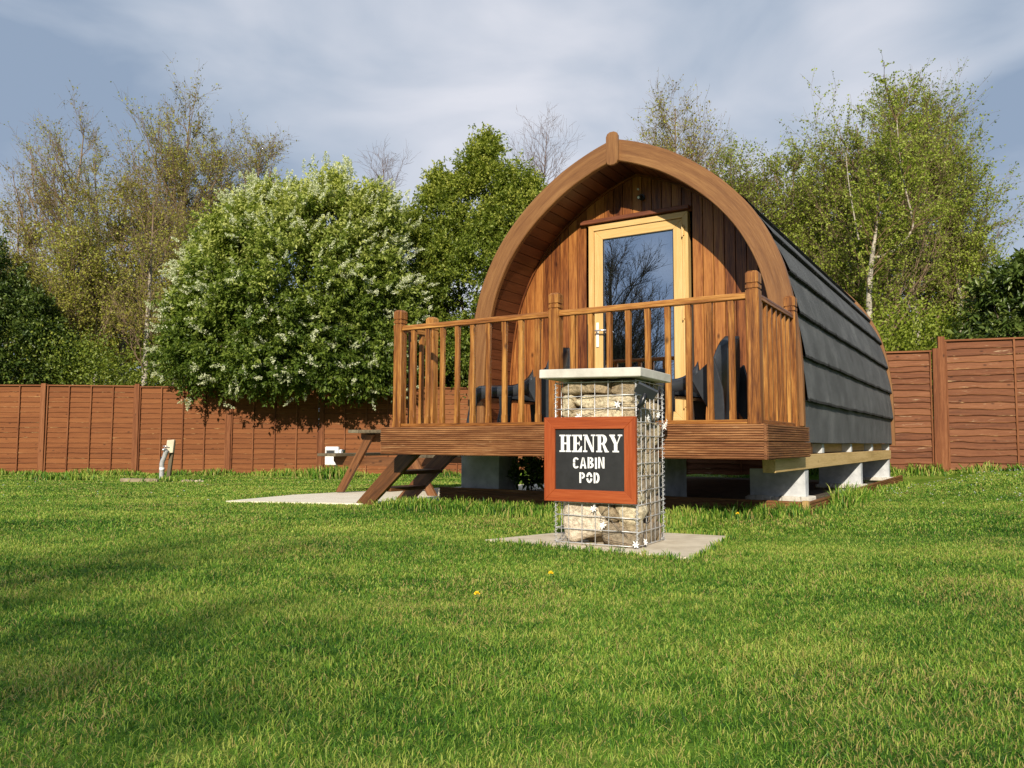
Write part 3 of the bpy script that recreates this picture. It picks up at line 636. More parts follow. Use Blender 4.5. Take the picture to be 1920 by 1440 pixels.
# ------------------------------------------------------------------ garden chairs
def chair(name, label, loc, rz):
    """low moulded plastic armchair, local -x is its front"""
    t = empty(name, loc, rz, label, 'garden chair', 'garden chairs on the deck')
    W = 0.30
    def bez(p, n=8):
        o = []
        for i in range(n+1):
            u = i/n; a, b, c = Vector(p[0]), Vector(p[1]), Vector(p[2]); o.append(tuple(a*(1-u)**2+b*2*u*(1-u)+c*u*u))
        return o
    top = [(-0.41, 0.0), (-0.37, 0.20)]+bez([(-0.355, 0.28), (-0.345, 0.345), (-0.27, 0.348)], 5)+[(-0.02, 0.345)]+bez([(0.02, 0.345), (0.15, 0.36), (0.20, 0.47)], 6)
    bot = [(-0.355, 0.0)]+bez([(-0.345, 0.08), (-0.32, 0.235), (-0.20, 0.245)], 6)+[(0.02, 0.245), (0.10, 0.262)]+bez([(0.12, 0.262), (0.18, 0.25), (0.24, 0.20)], 4)
    for sy in (-1, 1):
        mb = MB(); n = 22
        def rs(pl_, n):
            return resample([Vector(p) for p in pl_], n=n)
        A = rs(top, n); B = rs(bot, n); y0 = sy*W; vs = []; fs = []
        for i in range(n+1):
            bul = 0.035
            a, b = A[i], B[i]
            for (p, yy) in ((a, y0-sy*bul), (a.lerp(b, .25), y0+sy*0.012), (b, y0), (b, y0-sy*0.02), (a.lerp(b, .3), y0-sy*bul)): vs.append((p.x, yy, p.y))
        for i in range(n):
            for j in range(5): q = i*5; fs.append((q+j, q+(j+1) % 5, q+5+(j+1) % 5, q+5+j))
        fs += [(0, 1, 2, 3, 4), tuple(n*5+j for j in range(5))]
        mb.add(vs, fs); mb.build('armrest', M['chairpl'], t, smooth=True)
        mb = MB()   # rear leg sweeping down from the back
        mb.prism([(0.16, y0-0.02, 0.34), (0.24, y0-0.02, 0.20), (0.36, y0-0.02, 0.0), (0.42, y0-0.02, 0.0), (0.40, y0-0.02, 0.25), (0.34, y0-0.02, 0.48)], (0, 0.025*1, 0)); mb.build('leg', M['chairpl'], t, 0.006)
        mb = MB(); mb.prism([(-0.06, y0-0.03, 0.0), (0.02, y0-0.03, 0.0), (0.04, y0-0.03, 0.25), (-0.08, y0-0.03, 0.25)], (0, 0.02, 0)); mb.build('leg', M['blackpl'], t, 0.006)
    mb = MB(); vs = []; fs = []; nu, nv = 10, 12     # seat
    for i in range(nu+1):
        for j in range(nv+1):
            u, v = i/nu, j/nv*2-1; vs.append((-0.33+0.55*u, v*(W-0.02), 0.275-0.07*u-0.02*(1-v*v)+(-0.03*(1-u)**6)))
    b0 = len(vs); vs += [(x_, y_, z_-0.012) for x_, y_, z_ in vs]
    for i in range(nu):
        for j in range(nv): q = i*(nv+1)+j; fs += [(q, q+1, q+nv+2, q+nv+1), (b0+q, b0+q+nv+1, b0+q+nv+2, b0+q+1)]
    mb.add(vs, fs); mb.build('seat', M['chairpl'], t, smooth=True)
    mb = MB(); vs = []; fs = []; nu, nv = 16, 20        # scooped back, rounded top
    for i in range(nu+1):
        for j in range(nv+1):
            u, v = i/nu, j/nv*2-1
            hh = 0.0+0.66*u; wd = W*(1.0-0.05*u)*(1 if u < 0.42 else math.sqrt(max(0.05, 1-((u-0.42)/0.60)**2)))
            x_ = 0.20+0.20*u**1.0+0.07*(1-v*v)*math.sin(min(1, u*1.2)*math.pi*0.5)-0.02-0.05*u*u+(0.10*(1-u)**2)
            vs.append((x_, v*wd, hh+0.0))
    b0 = len(vs); vs += [(x_+0.012, y_*0.99, z_) for x_, y_, z_ in vs]
    for i in range(nu):
        for j in range(nv): q = i*(nv+1)+j; fs += [(q, q+1, q+nv+2, q+nv+1), (b0+q, b0+q+nv+1, b0+q+nv+2, b0+q+1)]
    e_ = nu*(nv+1)
    for j in range(nv): fs += [(e_+j, e_+j+1, b0+e_+j+1, b0+e_+j)]
    for i in range(nu):
        for jj in (0, nv): q = i*(nv+1)+jj; fs.append((q, q+nv+1, b0+q+nv+1, b0+q))
    mb.add(vs, fs); mb.build('backrest', M['chairpl'], t, smooth=True)
    return t
chair('garden_chair', 'black plastic garden armchair left of the door, facing left, partly behind the middle railing post', podw(-2.18, 0.62, DZ), YAW+R(6))
chair('garden_chair', 'black plastic garden armchair right of the door, facing left, beside the right corner post', podw(-0.77, 0.70, DZ), YAW+R(-4))

# ------------------------------------------------------------------ gabion pillar
GYAW = R(-29); gex = Vector((math.cos(GYAW), math.sin(GYAW), 0)); gey = Vector((-math.sin(GYAW), math.cos(GYAW), 0))
GC = Vector((0.679, 4.30, 0)); GWf, GWs, GH = 0.487, 0.45, 0.93         # front-right corner is local (0,0)
gab = empty('gabion_pillar', GC, GYAW, 'square pillar of buff stones inside a galvanised wire mesh cage', 'stone pillar')
wr = 0.0026
def wire_panel(x0, x1, ax_, fixed, name):
    mb = MB(); n = max(1, round(abs(x1-x0)/0.0765)); nz = 12
    for i in range(n+1):
        u = x0+(x1-x0)*i/n+random.uniform(-.002, .002)
        pts = [((u, fixed) if ax_ == 'x' else (fixed, u))+(z,) for z in np.linspace(0.005, GH, 5)]
        pts = [(p[0]+random.uniform(-.0015, .0015), p[1]+random.uniform(-.0015, .0015), p[2]) for p in pts]
        mb.tube(pts, wr, 6)
    for k in range(nz+1):
        z = 0.02+(GH-0.03)*k/nz+random.uniform(-.003, .003); dz = random.uniform(-.004, .004)
        pts = [((u, fixed-0.0035) if ax_ == 'x' else (fixed+0.0035, u))+(z+dz*(i_-2)/2,) for i_, u in enumerate(np.linspace(x0, x1, 5))]
        mb.tube(pts, wr, 6)
    return mb.build(name, M['wire'], gab, smooth=True)
wire_panel(-GWf, 0, 'x', 0.0, 'mesh_panel'); wire_panel(0, GWs, 'y', 0.0, 'mesh_panel'); wire_panel(-GWf, 0, 'x', GWs, 'mesh_panel'); wire_panel(0, GWs, 'y', -GWf, 'mesh_panel')
for cx_, cy_ in ((0, 0), (-GWf, 0), (0, GWs)):
    mb = MB(); pts = []
    for k in range(34*8): a = k*2*math.pi/8; pts.append((cx_+0.011*math.cos(a), cy_+0.011*math.sin(a), 0.01+(GH-0.02)*k/(34*8)))
    mb.tube(pts, 0.0014, 4); mb.build('spiral_binder', M['wire'], gab, smooth=True)
def ico(sub):
    import bmesh
    bm = bmesh.new(); bmesh.ops.create_icosphere(bm, subdivisions=sub, radius=1); V_ = np.array([v.co[:] for v in bm.verts]); F_ = np.array([[v.index for v in f.verts] for f in bm.faces]); bm.free(); return V_, F_
ICO = ico(4)
def stone(c, s, t, sq=4.5, rough=0.09, rot=None):
    V_, F_ = ICO; d = V_.copy(); sq = max(sq, 5.5); n = (np.abs(d)**sq).sum(1)**(-1/sq); P = d*n[:, None]
    for _ in range(5):   # cut facets
        nn = rng.normal(size=3); nn /= np.linalg.norm(nn); h = rng.uniform(0.85, 1.25); k = P@nn; ex_ = np.clip(k-h, 0, None); P = P-ex_[:, None]*nn*1.0
    for sc_, am in ((1.3, rough), (3.1, rough*0.4), (7.0, rough*0.22), (15.0, rough*0.14), (31.0, rough*0.07)):
        f = rng.normal(size=(3, 3))*sc_; ph = rng.uniform(0, 6, 3); P = P+d*(np.sin(P@f+ph).sum(1)*am/2)[:, None]
    P = P*np.array(s)*0.52
    if rot is not None: P = P@np.array(rot.to_matrix()).T
    P = P+np.array(c)
    return mesh_np('stone', P, [F_], M['stone'], gab, {'t': np.full(len(P), t)}, smooth=False)
from mathutils import Euler
def rr(a=0.12): return Euler((random.uniform(-a, a), random.uniform(-a, a), random.uniform(-a, a)))
in_ = 0.045
front = [ # u centre (from left edge), z centre, width, height, tint, roll
 (0.10, .895, .15, .075, .30, 0), (.25, .893, .16, .07, .35, 0), (.41, .890, .16, .08, .25, .0),
 (.235, .815, .27, .085, .78, .02), (.055, .79, .065, .13, .72, .1), (.405, .825, .15, .055, .85, .12), (.23, .735, .33, .075, .75, -.04), (.435, .755, .085, .10, .48, .2),
 (.075, .695, .12, .065, .40, .1), (.27, .665, .30, .065, .82, .03), (.44, .665, .09, .075, .5, 0),
 (.12, .59, .20, .10, .6, 0), (.34, .58, .22, .11, .7, .1), (.14, .48, .24, .11, .5, 0), (.37, .46, .20, .12, .65, .1), (.13, .36, .23, .12, .4, 0), (.36, .34, .22, .12, .7, 0),
 (.145, .17, .255, .255, .97, -.35), (.315, .205, .135, .095, .28, .45), (.425, .20, .14, .12, .78, .5), (.375, .075, .215, .145, .16, .0), (.09, .285, .17, .07, .85, 0), (.42, .285, .13, .08, .8, 0)]
for u, z, ww, hh, t, ro in front:
    stone((-GWf+u, 0.012+0.07, z), (ww, 0.14, hh), t, rot=Euler((random.uniform(-.05, .05), ro, random.uniform(-.08, .08))))
side = [(0.075, .86, .12, .11, .3), (.20, .88, .12, .09, .2), (.34, .87, .15, .11, .35), (.10, .75, .14, .10, .35), (.24, .76, .11, .16, .55), (.37, .76, .13, .11, .6),
 (.06, .655, .10, .10, .75), (.15, .62, .09, .15, .15), (.27, .61, .12, .17, .45), (.39, .63, .10, .13, .75), (.085, .50, .15, .15, .65), (.22, .46, .13, .14, .7), (.34, .49, .12, .16, .3), (.41, .42, .06, .1, .6),
 (.07, .37, .12, .12, .8), (.19, .33, .14, .12, .25), (.33, .33, .16, .14, .35), (.06, .25, .10, .12, .7), (.19, .20, .14, .14, .4), (.33, .19, .13, .15, .3), (.41, .20, .07, .14, .1),
 (.08, .11, .11, .15, .65), (.20, .07, .13, .11, .5), (.33, .08, .14, .13, .2), (.42, .06, .05, .1, .4)]
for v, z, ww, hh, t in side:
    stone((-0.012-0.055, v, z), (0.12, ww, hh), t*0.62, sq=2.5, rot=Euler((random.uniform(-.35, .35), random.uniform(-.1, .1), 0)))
for k in range(26):   # core and far sides
    z = 0.07+0.86*(k//4)/6.5; a = k % 4
    c_ = ((-0.30, 0.24), (-0.17, 0.36), (-0.39, 0.36), (-0.36, 0.30))[a]
    stone((c_[0], c_[1], z+random.uniform(-.01, .01)), (0.17, 0.17, 0.14), random.uniform(.1, .7), sq=2.6, rot=rr(.3))
# coping and pad
cap = MB(); x1c, y0c = 0.052, -0.070
cap.box(-0.612/2, 0.612/2, -0.265, 0.265, -0.025, 0.025); cap = cap.build('coping_slab', M['concrete'], None, 0.004)
cl = GC+gex*(x1c-0.306)+gey*(y0c+0.265); cap.location = (cl.x, cl.y, 0.968); cap.rotation_euler = (0, R(1.0), GYAW)
tag(cap, 'pale square concrete slab lying on top of the stone pillar', 'coping slab')
PAD = [(-0.16, 4.70), (0.90, 3.99), (1.36, 4.92), (0.55, 5.3)]
pm = MB(); pm.prism([(x_, y_, -0.05) for x_, y_ in PAD], (0, 0, 0.058)); pd = pm.build('paving_slab', M['pad'], None, 0.004); tag(pd, 'worn concrete slab in the grass under the stone pillar', 'paving slab')

# ------------------------------------------------------------------ name board
SO = GC+gex*0.010+gey*(-0.012)
sign = empty('name_board', (SO.x, SO.y, 0.25), GYAW, 'orange framed blackboard sign lettered HENRY CABIN POD on the pillar front', 'sign')
SW, SHt, fw = 0.552, 0.474, 0.067
def signfr():
    mb = MB(); mitre_frame(mb, -SW, 0, 0, SHt, fw, -0.028, 0.0); return mb
signfr().build('frame', M['sign'], sign, 0.002)
mb = MB(); mb.box(-SW+fw-0.004, -fw+0.004, -0.014, -0.004, fw-0.004, SHt-fw+0.004, ax=0); mb.build('board', M['board'], sign)
def arc(cx_, cy_, rx, ry, a0, a1, n=14): return [(cx_+rx*math.cos(R(a0+(a1-a0)*i/n)), cy_+ry*math.sin(R(a0+(a1-a0)*i/n))) for i in range(n+1)]
def ringq(o, i):
    return [[o[k], o[k+1], i[k+1], i[k]] for k in range(len(o)-1)]
def rc(x0, x1, y0, y1): return [(x0, y0), (x1, y0), (x1, y1), (x0, y1)]
S_ = 0.085
GL = {
 'H': (0.98, [rc(.12, .38, S_, 1-S_), rc(.60, .86, S_, 1-S_), rc(.38, .60, .45, .55), rc(.0, .47, 0, S_), rc(.51, .98, 0, S_), rc(.0, .47, 1-S_, 1), rc(.51, .98, 1-S_, 1)]),
 'E': (0.84, [rc(.12, .38, S_, 1-S_), rc(0, .80, 1-S_, 1), rc(0, .80, 0, S_), [(.80, 1-S_), (.80, .68), (.72, .68), (.52, 1-S_)], [(.80, S_), (.50, S_), (.74, .34), (.82, .34)], rc(.38, .54, .46, .54), [(.54, .46), (.62, .34), (.62, .66), (.54, .54)]]),
 'N': (1.0, [[(.0, 1), (.34, 1), (.86, .10), (.86, 0), (.70, 0), (.12, .92), (0, .92)], rc(.12, .20, S_, .86), rc(.0, .34, 0, S_), rc(.78, .86, .14, 1-S_), rc(.64, 1.0, 1-S_, 1)]),
 'R': (0.98, [rc(.12, .38, S_, 1-S_), rc(0, .47, 0, S_), rc(0, .50, 1-S_, 1), rc(.38, .50, .44, .52)] + ringq(arc(.50, .72, .34, .28, 90, -90), arc(.46, .72, .10, .195, 90, -90)) + [[(.46, .50), (.64, .48), (.92, .06), (.99, .07), (.99, 0), (.68, 0)]]),
 'Y': (0.96, [rc(.36, .62, S_, .46), rc(.24, .74, 0, S_), [(.36, .46), (.62, .46), (.36, 1-S_), (.06, 1-S_)], [(.56, .46), (.63, .46), (.88, 1-S_), (.78, 1-S_)], rc(.0, .44, 1-S_, 1), rc(.66, 1.0, 1-S_, 1)]),
 'C': (.62, ringq(arc(.33, .72, .31, .28, 20, 180, 10), arc(.34, .72, .10, .13, 20, 180, 10)) + [rc(.02, .24, .53, .72), rc(.02, .24, .28, .47)] + ringq(arc(.33, .28, .31, .28, 180, 340, 10), arc(.34, .28, .10, .13, 180, 340, 10))),
 'a': (.70, [[(0, 0), (.20, 0), (.33, .98), (.25, 1)], [(.37, 1), (.45, .98), (.70, 0), (.48, 0)], rc(.215, .485, .22, .36)]),
 'B': (.64, [rc(.0, .20, 0, 1)] + ringq(arc(.26, .755, .34, .245, 90, -90, 10), arc(.26, .75, .12, .10, 90, -90, 10)) + ringq(arc(.26, .27, .38, .27, 90, -90, 10), arc(.26, .27, .14, .11, 90, -90, 10))),
 'I': (.20, [rc(0, .20, 0, 1)]),
 'n': (.66, [rc(0, .19, 0, 1), rc(.46, .65, 0, 1), [(.21, 1), (.21, .72), (.44, 0), (.44, .30)]]),
 'P': (.62, [rc(0, .20, 0, 1)] + ringq(arc(.26, .70, .36, .30, 90, -90, 12), arc(.26, .70, .14, .14, 90, -90, 12))),
 'O': (.70, ringq(arc(.35, .52, .33, .48, 8, 172, 14), arc(.35, .52, .12, .28, 8, 172, 14)) + ringq(arc(.35, .48, .33, .48, 188, 352, 14), arc(.35, .48, .12, .28, 188, 352, 14))),
 'D': (.66, [rc(0, .20, 0, 1)] + ringq(arc(.26, .5, .38, .5, 90, -90, 14), arc(.26, .5, .15, .30, 90, -90, 14))),
}
def word(txt, x0, x1, z0, z1, name, wob=0.0):
    gap = 0.06 if txt == 'HENRY' else 0.13
    tot = sum(GL[c][0] for c in txt)+gap*(len(txt)-1); mb = MB(); xc = 0
    sx = (x1-x0)/tot; h = z1-z0; kk = 0
    for c in txt:
        wv, polys = GL[c]; dz = random.uniform(-wob, wob)
        for p in polys:
            kk += 1; y0 = -0.0146-0.00004*(kk % 9)
            pts = [(x0+(xc+a)*sx+random.uniform(-.0004, .0004), y0, z0+dz+b*h+random.uniform(-.0004, .0004)) for a, b in p]
            mb.prism(pts, (0, 0.0008, 0), t=0.5)
        xc += wv+gap
    return mb.build(name, M['paint'], sign)
def sx_(px):   # pixel column on the board plane -> local x
    q = (px-960)/1475.0; # (SOx + lx*c)/(SOy + lx*s) = q
    return (q*(SO.y-0.012)-SO.x)/(gex.x-q*gex.y)
word('HENRY', sx_(1051.5), sx_(1168), 0.277, 0.374, 'lettering', 0.0012)
word('CaBIn', sx_(1076.5), sx_(1135.5), 0.187, 0.249, 'lettering', 0.002)
word('POD', sx_(1088.5), sx_(1126.5), 0.105, 0.164, 'lettering', 0.002)

# ------------------------------------------------------------------ solar panel and string lights
sp_ = empty('solar_panel', (GC+gex*0.02+gey*(-0.01))[:2]+(0.86,), GYAW, 'small black solar panel clipped to the pillar corner under the slab', 'solar panel')
mb = MB(); mb.xf = Matrix.Translation((0.045, -0.012, 0.0)) @ Euler((R(-50), R(26), R(28))).to_matrix().to_4x4(); mb.box(-0.058, 0.058, -0.033, 0.033, -0.009, 0.009); mb.build('panel', M['chairpl'], sp_, 0.003)
mb2 = MB(); mb2.xf = mb.xf
for k in range(5): mb2.box(-0.05+k*0.0205, -0.034+k*0.0205, -0.026, 0.026, 0.0092, 0.0098)
mb2.build('cell', M['blackpl'], sp_)
mb = MB(); mb.tube([(0.04, -0.005, -0.01), (0.02, -0.005, -0.06), (0.0, -0.008, -0.09)], 0.014, 8); mb.tube([(0.0, -0.008, -0.09), (-0.01, 0.004, -0.125)], 0.008, 6); mb.build('bracket', M['blackpl'], sp_, smooth=True)
sl_ = empty('string_lights', GC, GYAW, 'string of white flower shaped fairy lights on dark cable round the pillar', 'string lights')
def catmull(P, n=8):
    P = [Vector(p) for p in P]; P = [P[0]]+P+[P[-1]]; o = []
    for i in range(1, len(P)-2):
        for j in range(n):
            t = j/n; p = P[i-1:i+3]; o.append(0.5*((2*p[1])+(p[2]-p[0])*t+(2*p[0]-5*p[1]+4*p[2]-p[3])*t*t+(-p[0]+3*p[1]-3*p[2]+p[3])*t**3))
    return o+[P[-1]]
mb = MB()
mb.tube(catmull([(0.05, -0.02, .80), (0.016, 0.10, .74), (0.014, .2, .70), (0.014, .30, .73), (0.014, .40, .68), (.014, .45, .71)]), 0.0013, 5)
mb.tube(catmull([(0.0, -0.012, .79), (-0.06, -0.012, .79), (-.15, -.012, .775), (-.27, -.012, .745), (-.36, -.012, .72), (-.45, -.012, .735)]), 0.0013, 5)
mb.tube(catmull([(-.14, -.012, .24), (-.19, -.013, .20), (-.21, -.012, .15), (-.16, -.012, .17), (-.11, -.012, .12), (-.05, -.012, .07), (-.10, -.012, .10), (-.20, -.012, .06), (-.02, -.012, .03), (.014, .04, .02)]), 0.0013, 5)
mb.tube(catmull([(.012, .05, .65), (.012, .1, .58), (.012, .05, .5), (.012, .13, .42), (.012, .22, .36), (.012, .1, .30), (.012, .2, .22), (.012, .1, .12), (.012, .04, .03)]), 0.0013, 5)
mb.build('cable', M['blackpl'], sl_, smooth=True)
def flower(loc, nrm):
    mb = MB(); n = Vector(nrm).normalized(); a = n.orthogonal().normalized(); b = n.cross(a); ph = random.random()*6
    c = Vector(loc)
    for k in range(6):
        an = ph+k*math.pi/3; d = a*math.cos(an)+b*math.sin(an); s_ = n.cross(d); L_ = random.uniform(.018, .026); tip = c+d*L_+n*random.uniform(.0, .010)
        mid = c+d*L_*0.55+n*0.004
        mb.prism([c, mid+s_*0.0045, tip, mid-s_*0.0045], n*0.0016)
    mb.tube([c-n*0.004, c+n*0.008], 0.004, 6); mb.build('flower_light', M['whitepl'], sl_)
for p, n in (((-.10, -.018, .79), (0, -1, .2)), ((-.335, -.016, .728), (0, -1, 0)), ((.02, .13, .72), (1, 0, 0)), ((.022, .30, .745), (1, -.3, 0)), ((.025, .40, .68), (1, -.4, 0)), ((.025, .44, .70), (1, .2, 0)), ((-.245, -.018, .215), (0, -1, .2)), ((-.19, -.018, .125), (0, -1, .2)), ((-.0, -.022, .035), (.4, -1, 0)), ((.022, .06, .04), (1, -.3, .2))): flower(p, n)

# ------------------------------------------------------------------ fences
def fence_run(name, label, p0, p1, n, hgt, style, post_extra=0.05, zoff=0.0, wmat='fence'):
    """n panels between p0 and p1"""
    p0 = Vector(p0); p1 = Vector(p1); d = (p1-p0); pw = d.length/n; u = d.normalized(); rz = math.atan2(u.y, u.x)
    f = empty(name, (p0.x, p0.y, float(gz(p0.x, p0.y))), rz, label, 'fence'); zb0 = float(gz(p0.x, p0.y))
    for i in range(n+1):
        q = p0+u*pw*i; z0 = float(gz(q.x, q.y))-zb0
        mb = MB(); mb.xf = Matrix.Translation((pw*i, 0, z0)) @ Euler((random.uniform(-.006, .006), random.uniform(-.012, .012), 0)).to_matrix().to_4x4()
        mb.box(-0.045, 0.045, -0.065 if style == 'flat' else -0.06, 0.03, -0.15, hgt+post_extra+random.uniform(-.02, .03), ax=2); mb.build('post', M['fencepost'], f, 0.003)
        if i == n: break
        qm = q+u*pw*0.5; zc = float(gz(qm.x, qm.y))-zb0+random.uniform(-0.02, 0.02)
        e = empty('fence_panel', (pw*(i+0.5), 0, zc), 0); e.parent = f; e.rotation_euler = (random.uniform(-.01, .01), random.uniform(-.004, .004), 0)
        hw = pw/2-0.05; nb = 17 if style == 'flat' else 19; bh = (hgt-0.06)/nb
        mb = MB(); pe = 0.0 if style == 'flat' else 0.010
        for k in range(nb):   # overlapping boards; lower edge proud
            z0_ = 0.02+k*bh; ns = 26; t = random.random(); vs = []; gs = []; ph = random.random()*20; am = 0.004 if style == 'flat' else 0.012
            for j in range(ns+1):
                x_ = -hw+2*hw*j/ns; wv = am*(0.6*math.sin(x_*3.1+ph)+0.5*math.sin(x_*7.7+ph*1.7)+0.3*math.sin(x_*17+ph*3))
                zt = z0_+bh+0.02
                for yy, zz in ((-0.020-pe, z0_+wv-0.006), (-0.019-pe, z0_+wv+0.001+0.006*abs(math.sin(x_*23+ph))), (-0.006, zt), (0.002, zt), (-0.008, z0_+wv-0.006)): vs.append((x_, yy, zz)); gs.append((x_, zz, yy))
            fs = []
            for j in range(ns):
                a = j*5
                for r_ in range(5): fs.append((a+r_, a+(r_+1) % 5, a+5+(r_+1) % 5, a+5+r_))
            fs += [(0, 1, 2, 3, 4), (ns*5+4, ns*5+3, ns*5+2, ns*5+1, ns*5)]
            mb.add(vs, fs, gs, t)
            m0 = len(mb.M)-len(fs)
            for j in range(ns): mb.M[m0+j*5] = 1
        mb.build('boards', [M[wmat], M['fence_edge']], e)
        mb = MB(); nv = 4 if style == 'flat' else 2
        for k in range(nv+1):
            x_ = -hw+2*hw*k/nv; ed = k in (0, nv); w_ = 0.022 if ed else 0.017
            xa = x_-w_ if k == nv else x_-w_/2 if not ed else x_
            mb.box(xa if ed else x_-w_/2-.004, (xa+w_) if ed else x_+w_/2+.004, -0.046, -0.021, 0.02, hgt-0.03, ax=2)
        mb.build('batten', M['fencepost'], e, 0.002)
        mb = MB(); mb.box(-hw-0.01, hw+0.01, -0.052, 0.02, hgt-0.028, hgt-0.002, ax=0); mb.build('top_rail', M['fencepost'], e, 0.002)
    return f
FL0 = (-14.6, 15.3)
def fx(px, D): return at_px(px, D)
pwL = 1.805
x_a = fx(80, 15.45)
fence_run('panel_fence', 'long orange brown panel fence behind the flowering tree and picnic bench', (x_a-3*pwL, 15.34), (x_a+7*pwL, 15.95), 10, 1.76, 'flat')
frx, fry = fx(1771, 11.6), 11.6; fd = Vector((math.cos(R(-20)), math.sin(R(-20)), 0)); pr_ = Vector((frx, fry, 0))
a_ = pr_-fd*0.02; b_ = pr_+fd*1.86*3
fence_run('waney_fence', 'taller red brown waney lap fence at the right edge, starting at the tall post', a_[:2]+(0,), b_[:2]+(0,), 3, 1.92, 'waney', 0.06, wmat='fence_r')
a2 = pr_-fd*(1.86*2+0.1); b2 = pr_-fd*0.11
fence_run('waney_fence', 'lower red brown waney lap fence seen just behind the rear of the cabin', a2[:2]+(0,), b2[:2]+(0,), 2, 1.80, 'waney', -0.01, wmat='fence_r')

# ------------------------------------------------------------------ picnic table
PY = R(-28); pt = empty('picnic_table', (-1.95, 8.95, 0), PY, 'brown wooden picnic table with attached benches beyond the steps', 'picnic table')
for yy in (0.0, 1.5):
    for sgn, xf, xt in ((1, 0.0, 0.42), (-1, 1.25, 0.83)):
        mb = MB(); w_ = 0.105
        mb.prism([(xf-w_*.5, yy, 0.015), (xf+w_*.5, yy, 0.015), (xt+w_*.5, yy, 0.66), (xt-w_*.5, yy, 0.66)], (0, 0.044, 0), ax=(sgn*0.5, 0, 0.85)); mb.build('leg', M['bench'], pt, 0.003)
    mb = MB(); z_ = 0.315; y2 = yy+0.046
    mb.prism([(-0.13, y2, z_+0.10), (-0.13, y2, z_+0.05), (-0.09, y2, z_), (1.34, y2, z_), (1.38, y2, z_+0.05), (1.38, y2, z_+0.10)], (0, 0.044, 0), ax=(1, 0, 0)); mb.build('seat_bearer', M['bench'], pt, 0.003)
    mb = MB(); z_ = 0.575
    mb.prism([(0.26, y2, z_+0.10), (0.26, y2, z_+0.05), (0.31, y2, z_), (0.94, y2, z_), (0.99, y2, z_+0.05), (0.99, y2, z_+0.10)], (0, 0.044, 0), ax=(1, 0, 0)); mb.build('top_bearer', M['bench'], pt, 0.003)
for k in range(5):
    mb = MB(); x0 = 0.245+k*0.153; mb.box(x0, x0+0.145, -0.16, 1.72, 0.677, 0.712, ax=1); mb.build('top_board', M['benchtop'], pt, 0.003)
for x0 in (-0.19, -0.055, 1.16, 1.295):
    mb = MB(); mb.box(x0, x0+0.128, -0.16, 1.72, 0.417, 0.450, ax=1); mb.build('seat_board', M['benchtop'], pt, 0.003)

# ------------------------------------------------------------------ hook-up box, tap post
D = 14.0; X = at_px(626, D); z0 = float(gz(X, D))
hb = empty('hookup_box', (X, D, z0), R(4), 'white electric hook-up box on dark posts beside the picnic table', 'electric box')
mb = MB(); mb.box(-0.125, 0.11, -0.08, 0.08, 0.25, 0.575); hbx = mb.build('box', M['whitepl'], hb, 0.012)
mb = MB(); mb.box(-0.11, 0.05, -0.092, -0.081, 0.425, 0.52); mb.build('window', M['greypl'], hbx, 0.003)
mb = MB(); mb.box(-0.095, 0.035, -0.095, -0.0925, 0.437, 0.508); mb.build('breaker', M['blackpl'], hbx)
mb = MB(); mb.tube([(0.111, 0, 0.47), (0.17, -0.02, 0.47)], 0.06, 14); mb.build('socket', M['whitepl'], hbx)
mb = MB(); mb.tube([(0.17, -0.02, 0.47), (0.19, -0.025, 0.46)], 0.062, 14); mb.build('socket_cover', M['chairpl'], hbx)
mb = MB(); mb.box(-0.045, -0.02, -0.02, 0.02, -0.05, 0.259); mb.build('post', M['blackpl'], hb); mb = MB(); mb.box(0.03, 0.085, -0.02, 0.02, -0.05, 0.259); mb.build('post', M['benchtop'], hb)
D = 12.6; X = at_px(316, D); z0 = float(gz(X, D))
tp = empty('tap_post', (X, D, z0), R(0), 'leaning wooden post with a lagged grey water pipe and tap', 'water tap')
mb = MB(); mb.prism([(-0.005, 0, 0.0), (0.05, 0, 0.0), (0.115, 0, 0.64), (0.055, 0, 0.64)], (0, 0.05, 0), ax=(0.1, 0, 1)); mb.build('post', M['benchtop'], tp, 0.003)
mb = MB(); mb.prism([(0.0, -0.06, 0.46), (0.115, -0.06, 0.46), (0.135, -0.06, 0.67), (0.02, -0.06, 0.66)], (0, 0.055, 0)); mb.build('backplate', M['pad'], tp, 0.004)
mb = MB(); mb.tube(catmull([(-0.055, -0.05, 0.0), (-0.05, -0.05, 0.15), (-0.045, -0.06, 0.3), (0.0, -0.07, 0.42), (0.03, -0.09, 0.50)]), 0.036, 10); mb.build('pipe', M['greypl'], tp, smooth=True)
for a in (0.18, 0.34):
    mb = MB(); mb.tube([(-0.049+0.01*(a > .3), -0.052, a), (-0.045+0.012*(a > .3), -0.055, a+0.05)], 0.040, 10); mb.build('tape', M['blackpl'] if a > .3 else M['whitepl'], tp, smooth=True)
mb = MB(); mb.tube([(0.02, -0.09, 0.52), (0.02, -0.13, 0.53), (0.0, -0.16, 0.50)], 0.014, 8); mb.tube([(-0.02, -0.11, 0.565), (0.06, -0.11, 0.565)], 0.008, 6); mb.build('tap', M['chrome'], tp, smooth=True)
mb = MB(); mb.box(-0.56, 0.02, -0.25, -0.13, -0.01, 0.062, jit=0.006); o = mb.build('kerb_edging', M['soilstone'], None, 0.006); o.location = (X, D-0.1, z0); tag(o, 'low stained concrete kerb lying at the foot of the water tap post', 'kerb')
for k, (dx, dy, s_, lb) in enumerate(((0.42, -0.2, .10, 'larger flat broken stone in the grass right of the water tap'), (0.62, -0.25, .07, 'smaller flat broken stone in the grass farthest right of the water tap'))):
    V_, F_ = ICO; P = V_*np.array([s_, s_*.7, .03])*(1+0.15*np.sin(V_@rng.normal(size=(3, 1))*3)); o = mesh_np('stone', P, [F_], M['stone'], None, {'t': np.full(len(P), .4+.3*k)}, smooth=True); o.location = (X+dx, D+dy, z0+0.02); tag(o, lb, 'stone')

